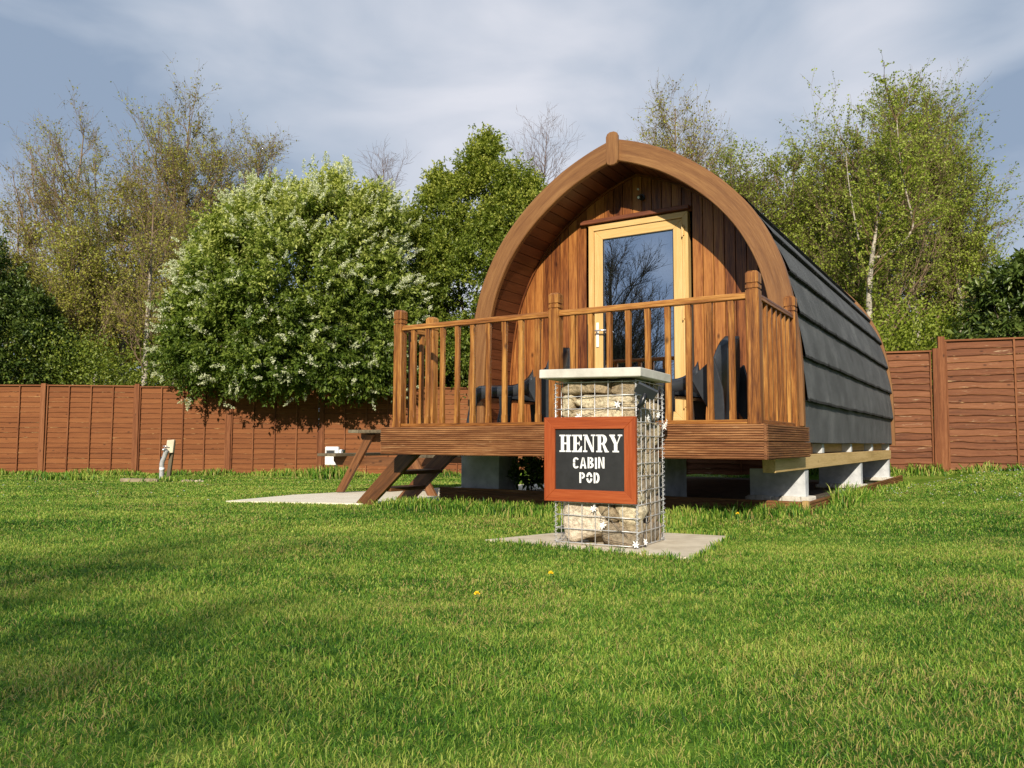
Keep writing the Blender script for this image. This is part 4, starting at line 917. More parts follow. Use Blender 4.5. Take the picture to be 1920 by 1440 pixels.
# ------------------------------------------------------------------ vegetation tools
def tubes(paths, radii, k=4):
    """paths (N,K,3) radii (N,K) -> V,F,t"""
    Np, K, _ = paths.shape
    tg = np.gradient(paths, axis=1); tg /= np.linalg.norm(tg, axis=2, keepdims=True)+1e-9
    ref = np.where(np.abs(tg[..., 2:3]) > 0.9, np.array([1., 0, 0]), np.array([0., 0, 1.]))
    s = np.cross(tg, ref); s /= np.linalg.norm(s, axis=2, keepdims=True)+1e-9; u = np.cross(s, tg)
    an = np.arange(k)*2*np.pi/k
    V = paths[:, :, None]+radii[:, :, None, None]*(np.cos(an)[:, None]*s[:, :, None]+np.sin(an)[:, None]*u[:, :, None])
    idx = np.arange(Np*K*k).reshape(Np, K, k); a = idx[:, :-1]; b = idx[:, 1:]
    F = np.stack([a, np.roll(a, -1, 2), np.roll(b, -1, 2), b], -1).reshape(-1, 4)
    return V.reshape(-1, 3), F, np.repeat(radii.reshape(-1), k)
def unit(v): return v/(np.linalg.norm(v, axis=-1, keepdims=True)+1e-9)
def leaves(C, size, t, elong=1.7, upb=0.3, axis=None, curl=0.25):
    """rhombic folded leaves at points C"""
    n = len(C); d = unit(rng.normal(size=(n, 3))+(axis if axis is not None else 0)); nr = unit(rng.normal(size=(n, 3))+np.array([0, 0, upb*3]))
    s = unit(np.cross(d, nr)); nr = np.cross(s, d); L_ = (size*rng.uniform(.7, 1.3, n))[:, None]; W = L_/elong
    base_ = C; midp = C+d*L_*0.45; tip = C+d*L_-nr*L_*curl
    V = np.stack([base_, midp+s*W*0.5+nr*W*.12, tip, midp-s*W*0.5+nr*W*.12], 1).reshape(-1, 3)
    i = np.arange(n)*4
    F = np.concatenate([np.stack([i, i+1, i+2], 1), np.stack([i, i+2, i+3], 1)])
    return V, F, np.repeat(t, 4)
def branch_set(starts, dirs, lens, K, wob, droop=0.0, upc=0.0):
    n = len(starts); P = np.zeros((n, K, 3)); P[:, 0] = starts; d = unit(dirs.copy())
    for k in range(1, K):
        d = unit(d+rng.normal(size=(n, 3))*wob+np.array([0, 0, upc-droop*k/K]))
        P[:, k] = P[:, k-1]+d*(lens/(K-1))[:, None]
    return P
def pick(P, n, lo, hi, R_):
    """n points along each path, fraction lo..hi"""
    Np, K, _ = P.shape; f = rng.uniform(lo, hi, (Np, n))*(K-1); i = np.minimum(f.astype(int), K-2); u = f-i
    a = P[np.arange(Np)[:, None], i]; b = P[np.arange(Np)[:, None], i+1]; ra = R_[np.arange(Np)[:, None], i]
    return (a+(b-a)*u[..., None]).reshape(-1, 3), unit(b-a).reshape(-1, 3), ra.reshape(-1), (f/(K-1)).reshape(-1)
def side_dir(tg, ang):
    r = rng.normal(size=tg.shape); s = unit(r-(r*tg).sum(-1, keepdims=True)*tg); a = np.asarray(ang)
    a = a[:, None] if a.ndim else a
    return tg*np.cos(a)+s*np.sin(a)
def env(D, tpx, items):
    """crown lobes given as (column, row, half width, half height) at depth D, as metres from the trunk foot"""
    return [((p-tpx)/1475*D, CH+(826-y)/1475*D, wq/1475*D, hq/1475*D) for p, y, wq, hq in items]
def open_tree(name, label, cat, loc, lobes, leafmat_=None, r0=0.11, n1=110, n2=8, n3=4, nleaf=6, lsize=0.045, bark='birch', barkmat='twig_lit', tt=(0.0, 1.0), group=None, topthin=0.5, tw=0.85, l2=(.45, 1.1), l3=(.15, .5), lean=0.0, up=1.0, bend=0.06, zlo=1.2):
    root = empty(name, loc, 0, label, cat, group); lb = np.array(lobes, float); H = (lb[:, 1]+lb[:, 3]).max()
    topx = lb[(lb[:, 1]+lb[:, 3]).argmax(), 0]
    K = 22; T = np.zeros((1, K, 3)); u = np.linspace(0, 1, K); T[0, :, 2] = -0.3+u*(H*0.93+0.3); T[0, :, 0] = topx*u**1.4+bend*H*0.25*np.sin(u*5+rng.uniform(0, 6))*u; T[0, :, 1] = bend*H*0.2*np.sin(u*4+rng.uniform(0, 6))*u
    R0 = (r0*(1-u)**0.9+0.008)[None]
    n1 = int(n1*0.62); pr = lb[:, 2]*lb[:, 3]; pr = pr/pr.sum(); i = rng.choice(len(lb), n1, p=pr); d = unit(rng.normal(size=(n1, 3))); rr_ = rng.uniform(0.05, 1, n1)**0.45
    P = np.stack([lb[i, 0], 0*rr_, lb[i, 1]], 1)+d*rr_[:, None]*np.stack([lb[i, 2], lb[i, 2]*.85, lb[i, 3]], 1)
    P = P[P[:, 2] > zlo]; n1 = len(P)
    hd = np.hypot(P[:, 0]-np.interp(P[:, 2], T[0, :, 2], T[0, :, 0]), P[:, 1]); zt = np.clip(P[:, 2]-hd*rng.uniform(0.9, 2.0, n1)*up-0.15, np.minimum(0.9, P[:, 2]*0.5), H*0.9)
    S_0 = np.stack([np.interp(zt, T[0, :, 2], T[0, :, 0]), np.interp(zt, T[0, :, 2], T[0, :, 1]), zt], 1); rs = np.interp(zt, T[0, :, 2], R0[0])
    mid = S_0*0.45+P*0.55; mid[:, 2] -= 0.10*hd; mid[:, :2] += (P-S_0)[:, :2]*0.12
    K1 = 12; u = np.linspace(0, 1, K1)[None, :, None]; B1 = S_0[:, None]*(1-u)**2+mid[:, None]*2*u*(1-u)+P[:, None]*u*u
    wob = np.cumsum(rng.normal(size=(n1, K1, 3))*0.035, 1); wob -= wob[:, :1]; B1 = B1+wob*np.minimum(1, np.linalg.norm(P-S_0, axis=1)/1.5)[:, None, None]
    ln = np.linalg.norm(P-S_0, axis=1); R1 = np.minimum(rs*0.6, 0.006+ln*0.0075)[:, None]*(1-np.linspace(0, 1, K1)*0.82)[None]
    p2, tg2, ra2, _ = pick(B1, n2, 0.30, 1.0, R1); L2 = rng.uniform(l2[0], l2[1], len(p2))*np.repeat(np.clip(ln/1.6, .45, 1.2), n2)
    B2 = branch_set(p2, unit(side_dir(tg2, R(30)*rng.uniform(.5, 1.6, len(p2)))+np.array([0, 0, .28*up])), L2, 6, 0.10, 0.0, 0.03); R2 = np.minimum(ra2*0.7, 0.004+L2*0.004)[:, None]*(1-np.linspace(0, 1, 6)*0.65)[None]
    p3, tg3, ra3, _ = pick(B2, n3, 0.15, 1.0, R2); L3 = rng.uniform(l3[0], l3[1], len(p3))
    B3 = branch_set(p3, unit(side_dir(tg3, R(30)*rng.uniform(.5, 1.5, len(p3)))), L3, 4, 0.12, 0.05, 0); R3 = np.repeat(np.linspace(0.0042, 0.0022, 4)[None]*tw, len(p3), 0)
    V, F, t = tubes(T, R0, 8); mesh_np('trunk', V, [F], M[bark], root, {'t': t}, smooth=True)
    V = []; F = []; t = []; b = 0
    for P_, R_, k in ((B1, R1, 5), (B2, R2*tw, 4), (B3, R3, 3)):
        v, f, q = tubes(P_, R_, k); V.append(v); F.append(f+b); t.append(q); b += len(v)
    mesh_np('branches', np.concatenate(V), [np.concatenate(F)], M[barkmat or bark], root, {'t': np.concatenate(t)})
    if nleaf:
        q, _, _, _ = pick(B3, nleaf, 0.1, 1.0, R3); q2, _, _, _ = pick(B2, 3, .2, 1, R2); q = np.concatenate([q, q2]); n = len(q)
        f_ = np.clip((q[:, 2]/H-0.45)/0.55, 0, 1); keep = rng.random(n) < 1-topthin*f_; q = q[keep]; n = len(q)
        q = q+rng.normal(size=(n, 3))*0.03
        tt_ = tt[0]+(tt[1]-tt[0])*np.clip(0.5+rng.normal(size=n)*.24+0.2*np.sin(q@np.array([1.3, .9, 1.7])), 0, 1)
        V, F, t = leaves(q, lsize, tt_, 1.4); mesh_np('crown', V, [F], M[leafmat_], root, {'t': t})
    return root
def bushy_tree(name, label, cat, loc, lobes, leafmat_, nclump=900, nper=70, lsize=0.09, cl=0.22, trunk_h=2.0, blossom=0, tone=0.0, r0=0.12, group=None, shell=0.55, elong=1.9, up_tone=0.35, zmin_=0.2):
    """lobes: list of (x,y,z,rx,ry,rz) ellipsoids relative to loc; leaf clumps in the outer shell plus interior"""
    root = empty(name, loc, 0, label, cat, group); lb = np.array(lobes, float); vol = (lb[:, 3]*lb[:, 4]*lb[:, 5])**(2/3); pr = vol/vol.sum()
    cs_ = []
    while sum(map(len, cs_)) < nclump:
        i = rng.choice(len(lb), 400, p=pr); d = unit(rng.normal(size=(400, 3))); rr_ = rng.uniform(shell, 1.0, 400)**0.7
        c = lb[i, :3]+d*lb[i, 3:]*rr_[:, None]
        ins = np.zeros(400, bool)
        for j in range(len(lb)):
            q = (c-lb[j, :3])/lb[j, 3:]; ins |= ((q**2).sum(1) < 0.30)
        gap = np.sin(c@np.array([2.9, 1.1, 1.9])+1)*np.sin(c@np.array([-1.3, 1.7, 2.7])) + 0.5*np.sin(c@np.array([5.1, 3.0, -4.3])); c = c[~ins & (c[:, 2] > zmin_) & (gap > -0.62)]; cs_.append(c)
    C = np.concatenate(cs_)[:nclump]
    n = nclump*nper; ci = np.repeat(np.arange(nclump), nper)
    crad = cl*rng.uniform(.6, 1.3, nclump); cdir = unit(C-np.average(lb[:, :3], axis=0, weights=pr)+rng.normal(size=C.shape)*.6)
    # sprigs: each clump is a few shoots going outwards
    ns = 5; sdir = unit(cdir[:, None]+rng.normal(size=(nclump, ns, 3))*0.75+np.array([0, 0, .25])); si = rng.integers(0, ns, n)
    f = rng.uniform(0, 1, n)**0.8; P = C[ci]+sdir[ci, si]*(crad[ci]*f*1.6)[:, None]+rng.normal(size=(n, 3))*(0.16*crad[ci]*(1.2-f))[:, None]
    zmin, zmax = C[:, 2].min(), C[:, 2].max()
    ctone = rng.normal(size=nclump)*0.16
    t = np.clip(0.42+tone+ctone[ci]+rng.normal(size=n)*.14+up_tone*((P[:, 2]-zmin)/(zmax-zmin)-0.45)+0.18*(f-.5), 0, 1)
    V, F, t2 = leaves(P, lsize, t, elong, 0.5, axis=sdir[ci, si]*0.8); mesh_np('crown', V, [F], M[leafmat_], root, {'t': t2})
    # trunk and limbs
    top = np.average(lb[:, :3], axis=0, weights=pr); nl = 14
    T = branch_set(np.array([[0, 0, -0.3]]), np.array([[0, 0, 1.0]]), np.array([max(1.0, top[2])]), 10, 0.06); R0 = (r0*(1-np.linspace(0, .6, 10)))[None]
    tg_ = C[rng.choice(nclump, nl)]; st = T[0, rng.integers(3, 8, nl)]
    u = np.linspace(0, 1, 8)[None, :, None]; B = st[:, None]*(1-u)+tg_[:, None]*u+rng.normal(size=(nl, 8, 3))*0.08*np.sin(u*np.pi); RB = np.repeat((r0*.4*(1-np.linspace(0, .85, 8)))[None], nl, 0)
    V, F, a = tubes(T, R0, 8); V2, F2, a2_ = tubes(B, RB, 5); mesh_np('trunk', np.concatenate([V, V2]), [np.concatenate([F, F2+len(V)])], M['bark'], root, {'t': np.concatenate([a, a2_])}, smooth=True)
    if blossom:
        k = rng.choice(nclump, blossom, p=(lambda w_: w_/w_.sum())(np.clip((C[:, 2]-zmin)/(zmax-zmin)+0.25, 0, 1)**1.3)); cl2 = 0.5+0.5*np.sin(C@np.array([3.1, 1.7, 2.3]))*np.sin(C@np.array([-1.9, 2.2, 3.3])+1); k = k[rng.random(len(k)) < np.clip(cl2[k]*2-0.35, 0.12, 1)]; blossom = len(k); st = C[k]+cdir[k]*crad[k][:, None]*1.55
        st = st+rng.normal(size=st.shape)*0.06
        ax_ = unit(cdir[k]*0.9+rng.normal(size=st.shape)*.5+np.array([0, 0, .35])); m = 80
        ff = rng.uniform(0, 1, (blossom, m)); L_ = rng.uniform(.13, .26, blossom)
        P = (st[:, None]+ax_[:, None]*(ff*L_[:, None])[..., None]+rng.normal(size=(blossom, m, 3))*(0.020*(1.25-ff))[..., None]).reshape(-1, 3)
        V, F, t2 = leaves(P, 0.024, rng.uniform(0, 1, len(P)), 1.1, 0.2); o = mesh_np('blossom', V, [F], M['blossom'], root, {'t': t2})
    return root

# flowering bird cherry overhanging the fence
def env3(D, px0, items, dy=0.0, depth=0.8, dmax=1.5): return [(a, dy, c, d, min(dmax, max(.35, d*depth)), e_) for a, c, d, e_ in env(D, px0, items)]
Dc = 15.2; Xc = at_px(520, Dc)
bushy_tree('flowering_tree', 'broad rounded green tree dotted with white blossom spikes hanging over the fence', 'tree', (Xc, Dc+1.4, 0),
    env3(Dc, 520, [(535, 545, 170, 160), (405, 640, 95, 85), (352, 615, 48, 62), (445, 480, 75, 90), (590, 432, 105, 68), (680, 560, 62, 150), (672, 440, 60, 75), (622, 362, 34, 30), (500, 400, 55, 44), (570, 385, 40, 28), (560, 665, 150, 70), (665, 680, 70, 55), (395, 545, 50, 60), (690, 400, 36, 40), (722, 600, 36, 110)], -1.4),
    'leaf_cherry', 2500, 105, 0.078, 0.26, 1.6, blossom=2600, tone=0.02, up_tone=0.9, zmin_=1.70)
Dg = 16.6; Xg = at_px(905, Dg)
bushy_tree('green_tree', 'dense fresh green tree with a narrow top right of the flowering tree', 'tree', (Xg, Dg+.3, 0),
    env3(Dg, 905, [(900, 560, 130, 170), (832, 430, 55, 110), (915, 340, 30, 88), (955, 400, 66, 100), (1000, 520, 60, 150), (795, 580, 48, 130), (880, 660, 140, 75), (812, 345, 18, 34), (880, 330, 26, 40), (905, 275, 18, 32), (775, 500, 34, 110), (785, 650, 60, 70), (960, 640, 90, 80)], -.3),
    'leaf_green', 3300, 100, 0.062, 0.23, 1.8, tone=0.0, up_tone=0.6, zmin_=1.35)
# birches, each with its own crown outline
gB = 'birch trees behind the left fence'
def tree_at(name, lab, px, D, items, group=None, **kw):
    X = at_px(px, D); return open_tree(name, lab, 'tree', (X, D, float(gz(X, D))), env(D, px, items), group=group, **kw)
O_ = 'leaf_olive'
for px, D, items, lab, kw in (
  (78, 21.5, [(95, 300, 70, 140), (60, 420, 80, 130), (30, 330, 60, 100), (125, 215, 40, 55)], 'thin leaning birch with sparse leaves at the far left of the sky', dict(n1=95, nleaf=3, topthin=.6)),
  (178, 23.5, [(165, 340, 55, 110), (160, 470, 70, 120)], 'sparse reddish birch second from the left edge', dict(n1=80, nleaf=4)),
  (270, 16.7, [(262, 600, 60, 110), (270, 430, 50, 110)], 'white stemmed birch whose pale trunk stands just left of the flowering tree', dict(n1=34, nleaf=3, r0=.085, n2=7, zlo=2.4, bend=.02)),
  (325, 21.0, [(315, 340, 100, 150), (330, 220, 62, 95), (262, 300, 62, 95), (385, 300, 55, 100), (310, 480, 110, 150)], 'tallest olive brown birch in the left group', dict(n1=230, nleaf=4, r0=.13, topthin=.45)),
  (395, 22.5, [(400, 330, 50, 110), (385, 420, 60, 120)], 'twiggy birch just right of the tallest one, above the flowering tree', dict(n1=90, nleaf=4)),
  (465, 22.0, [(470, 290, 55, 90), (450, 380, 60, 100)], 'slim birch at the right end of the left group, rising from behind the flowering tree', dict(n1=110, nleaf=3)),
  (30, 19.5, [(30, 520, 70, 130), (20, 440, 50, 90)], 'short birch nearest the left edge of the fence', dict(n1=70, nleaf=7)),
  (140, 18.6, [(140, 560, 90, 130), (120, 470, 60, 80)], 'low bushy birch with yellowish leaves over the left fence', dict(n1=130, nleaf=8, tt=(.3, 1))),
  (225, 19.5, [(230, 520, 90, 150), (215, 400, 60, 80)], 'broad low birch between two taller ones at left', dict(n1=150, nleaf=7, tt=(.15, 1))),
  (345, 18.4, [(340, 560, 75, 120), (360, 480, 60, 90)], 'low olive birch thicket beside the left flank of the flowering tree', dict(n1=90, nleaf=7))):
    tree_at('birch_tree', lab, px, D, items, gB, leafmat_=O_, lsize=0.052, **kw)
for px, D, items, lab in ((712, 24, [(712, 310, 38, 68)], 'small bare twiggy tree in the gap between flowering tree and green tree'), (1012, 25, [(1015, 255, 62, 72), (1000, 320, 60, 70)], 'bare twiggy tree against the sky left of the cabin roof')):
    tree_at('bare_tree', lab, px, D, items, n1=40 if px < 800 else 60, n2=5, n3=3, nleaf=0, bark='twigs', barkmat='twigs', r0=.07, zlo=4)
G_ = 'leaf_birch'
for px, D, items, lab, mt, kw in (
  (1285, 21, [(1280, 240, 62, 92), (1240, 300, 55, 80), (1330, 290, 60, 85), (1285, 380, 90, 90)], 'sparse birch with brownish young leaves rising behind the cabin roof', O_, dict(n1=135, nleaf=2, topthin=.3)),
  (1400, 20, [(1400, 350, 70, 80), (1420, 430, 80, 100)], 'lower light green birch just right of the arched roof', G_, dict(n1=130, nleaf=5, topthin=.2)),
  (1490, 19.5, [(1490, 400, 80, 120), (1500, 520, 90, 120)], 'yellow green birch left of the large forked birch', G_, dict(n1=170, nleaf=7, topthin=.2)),
  (1640, 18.5, [(1610, 320, 80, 140), (1660, 420, 120, 150), (1600, 520, 110, 120)], 'large birch with a white trunk behind the right fence', G_, dict(n1=270, nleaf=7, topthin=.2, r0=.13)),
  (1725, 20.0, [(1715, 260, 85, 120), (1780, 250, 60, 100), (1740, 380, 120, 140)], 'tallest birch of the right group with a dense domed crown', G_, dict(n1=270, nleaf=7, topthin=.45, r0=.12)),
  (1810, 19.5, [(1820, 420, 72, 110), (1830, 540, 70, 110), (1790, 350, 60, 90)], 'green birch at the right side of the group near the photo edge', G_, dict(n1=170, nleaf=8, topthin=.2)),
  (1560, 21.5, [(1560, 480, 110, 150), (1540, 380, 60, 90)], 'shaded birch between the two yellow green ones', G_, dict(n1=160, nleaf=8, topthin=.1)),
  (1725, 21.5, [(1725, 560, 140, 110)], 'low spreading birch filling the gap above the right fence', G_, dict(n1=150, nleaf=9, topthin=.1))):
    tree_at('birch_tree', lab, px, D, items, 'birch trees behind the right fence', leafmat_=mt, lsize=0.056, **kw)
# crooked white limb on the right birch group
D = 16.7
def wp(px, py, D): return (at_px(px, D), D, CH+(828-py)/1475.0*D)
cr = empty('birch_tree', wp(1640, 828, D), 0, 'birch with crooked white forked trunk bending right in front of the green crowns', 'tree')
def limb(name, pts, r0, r1):
    pts = catmull([Vector(wp(*p, D))-Vector(cr.location) for p in pts], 6); P = np.array([[tuple(p) for p in pts]]); rr_ = np.linspace(r0, r1, len(pts))[None]
    V, F, t = tubes(P, rr_, 9); return mesh_np(name, V, [F], M['birch'], cr, {'t': np.maximum(t, .046)}, smooth=True), P, rr_
_, PA, RA = limb('trunk', [(1640, 836), (1638, 700), (1636, 560), (1645, 470), (1652, 430), (1660, 350)], 0.085, 0.02)
_, PB, RB = limb('limb', [(1647, 475), (1668, 470), (1700, 450), (1722, 420), (1722, 390), (1712, 340), (1704, 280), (1700, 200)], 0.036, 0.010)
_, PC, RC = limb('limb', [(1620, 440), (1612, 390), (1604, 330), (1600, 270)], 0.019, 0.008)
for P_, R_ in ((PA, RA), (PB, RB)):
    p, tg, ra, _ = pick(P_, 26, 0.4, 1.0, R_); B1 = branch_set(p, side_dir(tg, np.full(len(p), R(42))), rng.uniform(.6, 1.4, len(p)), 7, .16, 0, .06); R1 = np.repeat(np.linspace(.012, .004, 7)[None], len(p), 0)
    p2, tg2, _, _ = pick(B1, 12, .15, 1, R1); B2 = branch_set(p2, side_dir(tg2, np.full(len(p2), R(40))), rng.uniform(.2, .5, len(p2)), 5, .2, .3); R2 = np.repeat(np.linspace(.004, .002, 5)[None], len(p2), 0)
    v1, f1, a1 = tubes(B1, R1, 4); v2, f2, a2_ = tubes(B2, R2, 3); mesh_np('branches', np.concatenate([v1, v2]), [np.concatenate([f1, f2+len(v1)])], M['birch'], cr, {'t': np.concatenate([a1, a2_])})
    q, _, _, _ = pick(B2, 13, .1, 1, R2); V, F, t = leaves(q, .052, np.clip(.55+rng.normal(size=len(q))*.25, 0, 1), 1.4); mesh_np('crown', V, [F], M['leaf_birch'], cr, {'t': t})
# dark shrubs
Xd = at_px(25, 17.2)
bushy_tree('evergreen_shrub', 'dark green leafy shrub behind the fence at the left edge', 'shrub', (Xd, 17.2, 0), [(0, 0, 2.2, 1.0, 1, 1.7), (-.9, 0, 3.0, 1.0, 1, 2.1), (.5, 0, 1.8, .7, .8, 1.2)], 'leaf_dark', 620, 80, 0.085, .24, tone=.05)
Xe = at_px(1900, 14.6)
bushy_tree('evergreen_shrub', 'dark glossy laurel behind the fence at the right edge', 'shrub', (Xe, 14.6, .2), [(0.2, 0, 2.4, .75, .8, 1.4), (.9, 0, 3.0, .8, .8, 1.4), (-.3, 0, 2.0, .5, .5, .9)], 'leaf_dark', 420, 60, 0.13, .24, tone=.1, elong=2.4)
# understorey and distant wood (cannot be counted)
def mass(name, label, x0, x1, y0, y1, ztop, n, mat, lsize, kind='stuff'):
    X = rng.uniform(x0, x1, n); Y = rng.uniform(y0, y1, n); top = ztop(X)*(1+0.16*np.sin(X*1.7)+0.10*np.sin(X*4.1+1)); Z = top*rng.uniform(0, 1, n)**0.7
    m = 40; ci = np.repeat(np.arange(n), m); P = np.stack([X, Y, Z], 1)[ci]+rng.normal(size=(n*m, 3))*0.22
    t = np.clip(.4+rng.normal(size=n)[ci]*.16+rng.normal(size=n*m)*.14, 0, 1); V, F, t2 = leaves(P, lsize, t, 1.5)
    o = mesh_np(name, V, [F], M[mat], None, {'t': t2}); tag(o, label, 'undergrowth', kind=kind); return o
mass('woodland', 'mass of dim woodland foliage far behind the left fence', -22, -4, 26, 29, lambda x: 5.6+0*x, 2600, 'leaf_olive', .13)
mass('woodland', 'mass of dim woodland foliage far behind the right fence', 3, 24, 26, 29, lambda x: 5.2+0*x, 2600, 'leaf_birch', .13)
mass('undergrowth', 'bushy undergrowth directly behind the left panel fence', -13.5, -7.2, 16.4, 18.0, lambda x: 2.6+0*x, 1100, 'leaf_green', .06)
mass('undergrowth', 'bushy undergrowth directly behind the right fence', 5.5, 13.5, 15.6, 17.5, lambda x: 3.0+0*x, 1100, 'leaf_birch', .075)
# tree and hedge mirrored in the door glass; two unseen trees added to shade the lawn
open_tree('bare_tree', 'large bare tree mirrored in the glass of the cabin door', 'tree', (-17.6, -4.5, 0), [(0.2, 5.2, 2.5, 3.0), (-.6, 3.6, 2.6, 2.4), (0, 2.4, 3.0, 1.6)], None, r0=.22, n1=330, n2=10, n3=8, nleaf=0, bark='bark', barkmat='bark', tw=1.5, zlo=.8)
for X, Y, lbs, lb_ in ((-5.0, -12.2, [(0, 5.4, 2.2, 2.0), (.5, 4.0, 2.0, 1.6), (-1.4, 4.5, 2.0, 1.6)], 'unseen bare twiggy tree added behind the viewer on the left to dapple the lawn with shade'), (2.6, -12.6, [(0, 5.5, 2.3, 2.0), (.8, 4.2, 2.2, 1.7)], 'unseen bare twiggy tree added behind the viewer on the right to dapple the lawn with shade')):
    open_tree('bare_tree', lb_, 'tree', (X, Y, 0), lbs, None, r0=.12, n1=190, n2=9, n3=7, nleaf=0, bark='bark', barkmat='bark', tw=2.2, zlo=1.5)
mass('hedge', 'tall dark hedge mirrored low in the door glass', -27, -18, -13, -3, lambda x: 2.6+0*x, 1500, 'leaf_dark', .16)
# small dark plant under the deck
bq = podw(-1.9, 1.9, 0)
bushy_tree('shrub', 'small dark leafy plant growing in the shade beneath the deck', 'plant', (0.22, 7.45, .02), [(0, 0, .22, .20, .14, .20)], 'leaf_dark', 30, 26, .06, .08, r0=.01, tone=.1)

# ------------------------------------------------------------------ grass
def inpoly(X, Y, poly):
    r = np.zeros(len(X), bool); n = len(poly); j = n-1
    for i in range(n):
        xi, yi = poly[i]; xj, yj = poly[j]
        c = ((yi > Y) != (yj > Y)) & (X < (xj-xi)*(Y-yi)/(yj-yi+1e-12)+xi); r ^= c; j = i
    return r
def blades(X, Y, h, wd, lean=0.5, t=None, d=None, name='grass', label=None):
    n = len(X); a = rng.uniform(0, 2*np.pi, n); la = rng.uniform(0, 2*np.pi, n)
    s = np.stack([np.cos(a), np.sin(a), np.zeros(n)], 1); ld = np.stack([np.cos(la), np.sin(la), np.zeros(n)], 1); lm = (np.abs(rng.normal(size=n))*lean)[:, None]
    B = np.stack([X, Y, gz(X, Y)-0.004], 1); up = np.array([0, 0, 1.0]); h = h[:, None]; w_ = wd[:, None]
    m1 = B+up*h*0.45+ld*h*lm*0.30; m2 = B+up*h*0.8+ld*h*lm*.7; tp_ = B+(up*h*(1.0-0.25*lm)+ld*h*lm*1.15)
    V = np.stack([B-s*w_*.5, B+s*w_*.5, m1-s*w_*.5, m1+s*w_*.5, m2-s*w_*.32, m2+s*w_*.32, tp_], 1).reshape(-1, 3)
    i = np.arange(n)*7; F4 = np.concatenate([np.stack([i, i+1, i+3, i+2], 1), np.stack([i+2, i+3, i+5, i+4], 1)]); F3 = np.stack([i+4, i+5, i+6], 1)
    t = rng.uniform(0, 1, n) if t is None else t; d = (rng.random(n) < 0.06).astype(float) if d is None else d
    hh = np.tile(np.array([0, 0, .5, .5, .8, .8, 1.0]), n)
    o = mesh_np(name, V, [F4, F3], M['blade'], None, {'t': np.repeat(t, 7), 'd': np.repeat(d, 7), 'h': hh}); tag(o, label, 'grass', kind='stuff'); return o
plinth_poly = [tuple(podw(x, y))[:2] for x, y in ((-3.4, .99), (0.04, .99), (0.04, 7.2), (-3.4, 7.2))]
def field(d0, d1, dens):
    mg = 1.5; A = 0.5*(d1*d1-d0*d0)*1.42+2*mg*(d1-d0); n = int(A*dens); Y = rng.uniform(d0, d1, int(n*1.0)); wd_ = .71*Y+mg; k0 = rng.random(len(Y)) < 1.0; X = rng.uniform(-1, 1, len(Y))*wd_
    k = ~(inpoly(X, Y, PAD) | inpoly(X, Y, PATH) | inpoly(X, Y, plinth_poly))
    # thin, patchy density
    return X[k], Y[k]
XS = []; YS = []; HS = []; WS = []; DS = []
for d0, d1, dens, hb_, wb in ((0.7, 1.8, 30000, .0195, .0019), (1.8, 3.0, 24000, .020, .0025), (3.0, 5.0, 12500, .021, .0036), (5.0, 8.0, 5600, .022, .0060), (8.0, 12.0, 2500, .023, .010), (12.0, 17.0, 1200, .024, .015)):
    X, Y = field(d0, d1, dens); n = len(X)
    lump = 0.5+0.5*np.sin(X*2.3+np.sin(Y*1.9)*1.4)*np.sin(Y*2.9+np.sin(X*1.3)*1.7); lump2 = np.sin(X*7.1+np.sin(Y*6.0))*np.sin(Y*8.3+np.cos(X*5.0))
    h = hb_*rng.uniform(.55, 1.35, n)*(0.82+0.35*lump+0.14*lump2)
    dd = (rng.random(n) < (0.06+0.16*(np.sin(X*3.1+2)*np.sin(Y*2.3+1) > .45)+0.05*(lump2 > .6))).astype(float)
    XS.append(X); YS.append(Y); HS.append(h); WS.append(wb*rng.uniform(.7, 1.2, n)); DS.append(dd)
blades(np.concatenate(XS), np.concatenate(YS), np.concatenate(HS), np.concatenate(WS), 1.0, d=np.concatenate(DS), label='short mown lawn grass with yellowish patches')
# taller unmown grass along edges
XS = []; YS = []; HS = []
def strip(p, q, n, wdt, h0, h1, off=(0, 0)):
    u = rng.uniform(0, 1, n); c = rng.normal(size=n)*wdt; d = Vector((q[0]-p[0], q[1]-p[1])); nn = Vector((-d.y, d.x)).normalized()
    m = 0.6+0.4*np.sin(u*37)*np.sin(u*91+1); XS.append(p[0]+d.x*u+nn.x*c+off[0]); YS.append(p[1]+d.y*u+nn.y*c+off[1]); HS.append(rng.uniform(h0, h1, n)*np.clip(m+.2, .3, 1.2))
strip(podw(-3.5, .45), podw(-.6, .45), 9000, .2, .04, .11); strip(podw(-.9, .80), podw(.05, .88), 2200, .07, .05, .13)
strip(podw(.08, 1.0), podw(.09, 7.1), 3200, .05, .04, .10); strip(podw(.10, 1.7), podw(.12, 2.7), 900, .05, .10, .22)
strip((x_a-2.6*pwL, 15.2), (4, 15.7), 9000, .10, .04, .16); strip(pr_-fd*2.5+Vector((0, -.12, 0)), pr_+fd*4+Vector((0, -.12, 0)), 3200, .10, .05, .18)
strip((0.30, 4.72), (0.65, 5.3), 900, .03, .03, .06); strip((-.16, 4.72), (.9, 3.98), 1500, .02, .03, .055); strip((.9, 3.98), (1.36, 4.92), 900, .02, .03, .055); strip((.55, 5.32), (1.36, 4.94), 600, .02, .03, .06)
for px, D_2, n_, r_, hh in ((122, 13.0, 500, .25, .16), (626, 13.9, 500, .16, .30), (316, 12.4, 400, .3, .12), (540, 15.0, 300, .3, .2)):
    XS.append(at_px(px, D_2)+rng.normal(size=n_)*r_); YS.append(D_2+rng.normal(size=n_)*.1); HS.append(rng.uniform(.3, 1, n_)*hh)
X = np.concatenate(XS); Y = np.concatenate(YS); Hh = np.concatenate(HS); k = ~(inpoly(X, Y, PAD) | inpoly(X, Y, plinth_poly)); X, Y, Hh = X[k], Y[k], Hh[k]
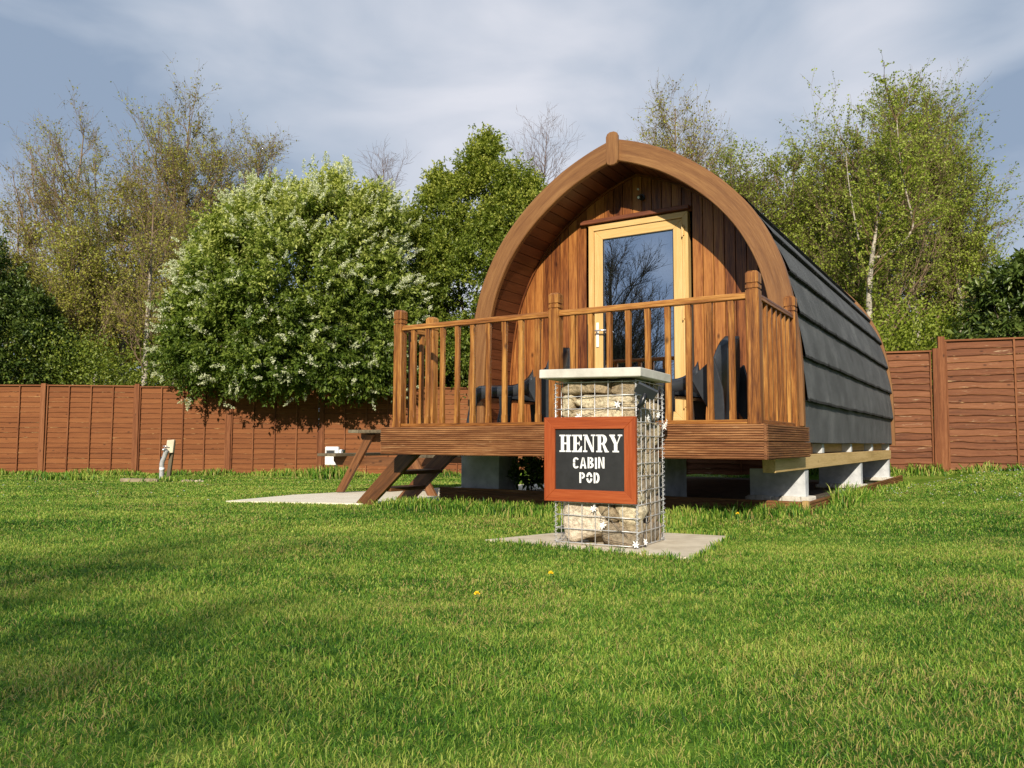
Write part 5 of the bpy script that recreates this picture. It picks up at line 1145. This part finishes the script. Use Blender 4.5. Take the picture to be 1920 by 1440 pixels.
blades(X, Y, Hh, np.clip(0.0012*Y, .004, .016), 0.45, name='long_grass', label='taller unmown grass growing along the edging, slab and fences')
# dandelions and daisies
def dandelion(px, py, D, lab, h=0.05):
    X = at_px(px, D); e = empty('dandelion', (X, D, float(gz(X, D))), 0, lab, 'flower', 'dandelions in the lawn')
    mb = MB(); mb.tube([(0, 0, 0), (.004, 0, h*.6), (0, 0, h)], .002, 5); mb.build('stem', M['stem'], e)
    n = 60; a = rng.uniform(0, 6.28, n); el = rng.uniform(.1, 1.4, n); d = np.stack([np.cos(a)*np.cos(el), np.sin(a)*np.cos(el), np.sin(el)], 1)
    P = np.repeat(np.array([[0, 0, h]]), n, 0)+d*.003; s = unit(np.cross(d, rng.normal(size=(n, 3)))); L_ = .010
    V = np.stack([P, P+d*L_*.6+s*.003, P+d*L_, P+d*L_*.6-s*.003], 1).reshape(-1, 3); i = np.arange(n)*4
    mesh_np('flower_head', V, [np.stack([i, i+1, i+2, i+3], 1)], M['yellow'], e)
dandelion(1380, 960, 5.35, 'yellow dandelion in the long grass in front of the shaded deck base', .10)
dandelion(1033, 1070, 3.40, 'yellow dandelion in the lawn just in front of the paving slab', .028)
dandelion(897, 1108, 2.93, 'yellow dandelion nearest the viewer in the lawn', .026)
n = 260; X = rng.uniform(3.0, 7.5, n); Y = rng.uniform(6.5, 10.5, n); kk = X < .66*Y; X, Y = X[kk], Y[kk]
X2 = rng.uniform(-7, -1, 40); Y2 = rng.uniform(7, 13, 40); X = np.concatenate([X, X2]); Y = np.concatenate([Y, Y2]); k = ~(inpoly(X, Y, PATH) | inpoly(X, Y, plinth_poly)); X, Y = X[k], Y[k]; n = len(X)
m = 7; an = np.arange(m)*2*np.pi/m; C = np.stack([X, Y, gz(X, Y)+.045], 1); rr2 = rng.uniform(.006, .011, n)
V = (C[:, None]+np.stack([np.cos(an), np.sin(an), 0*an], 1)[None]*rr2[:, None, None]+np.array([0, 0, .004])*np.sin(an*3)[None, :, None]); idx = np.arange(n*m).reshape(n, m)
tag(mesh_np('daisies', V.reshape(-1, 3), [idx], M['whitepl']), 'scatter of tiny white daisies in the grass', 'flowers', kind='stuff')
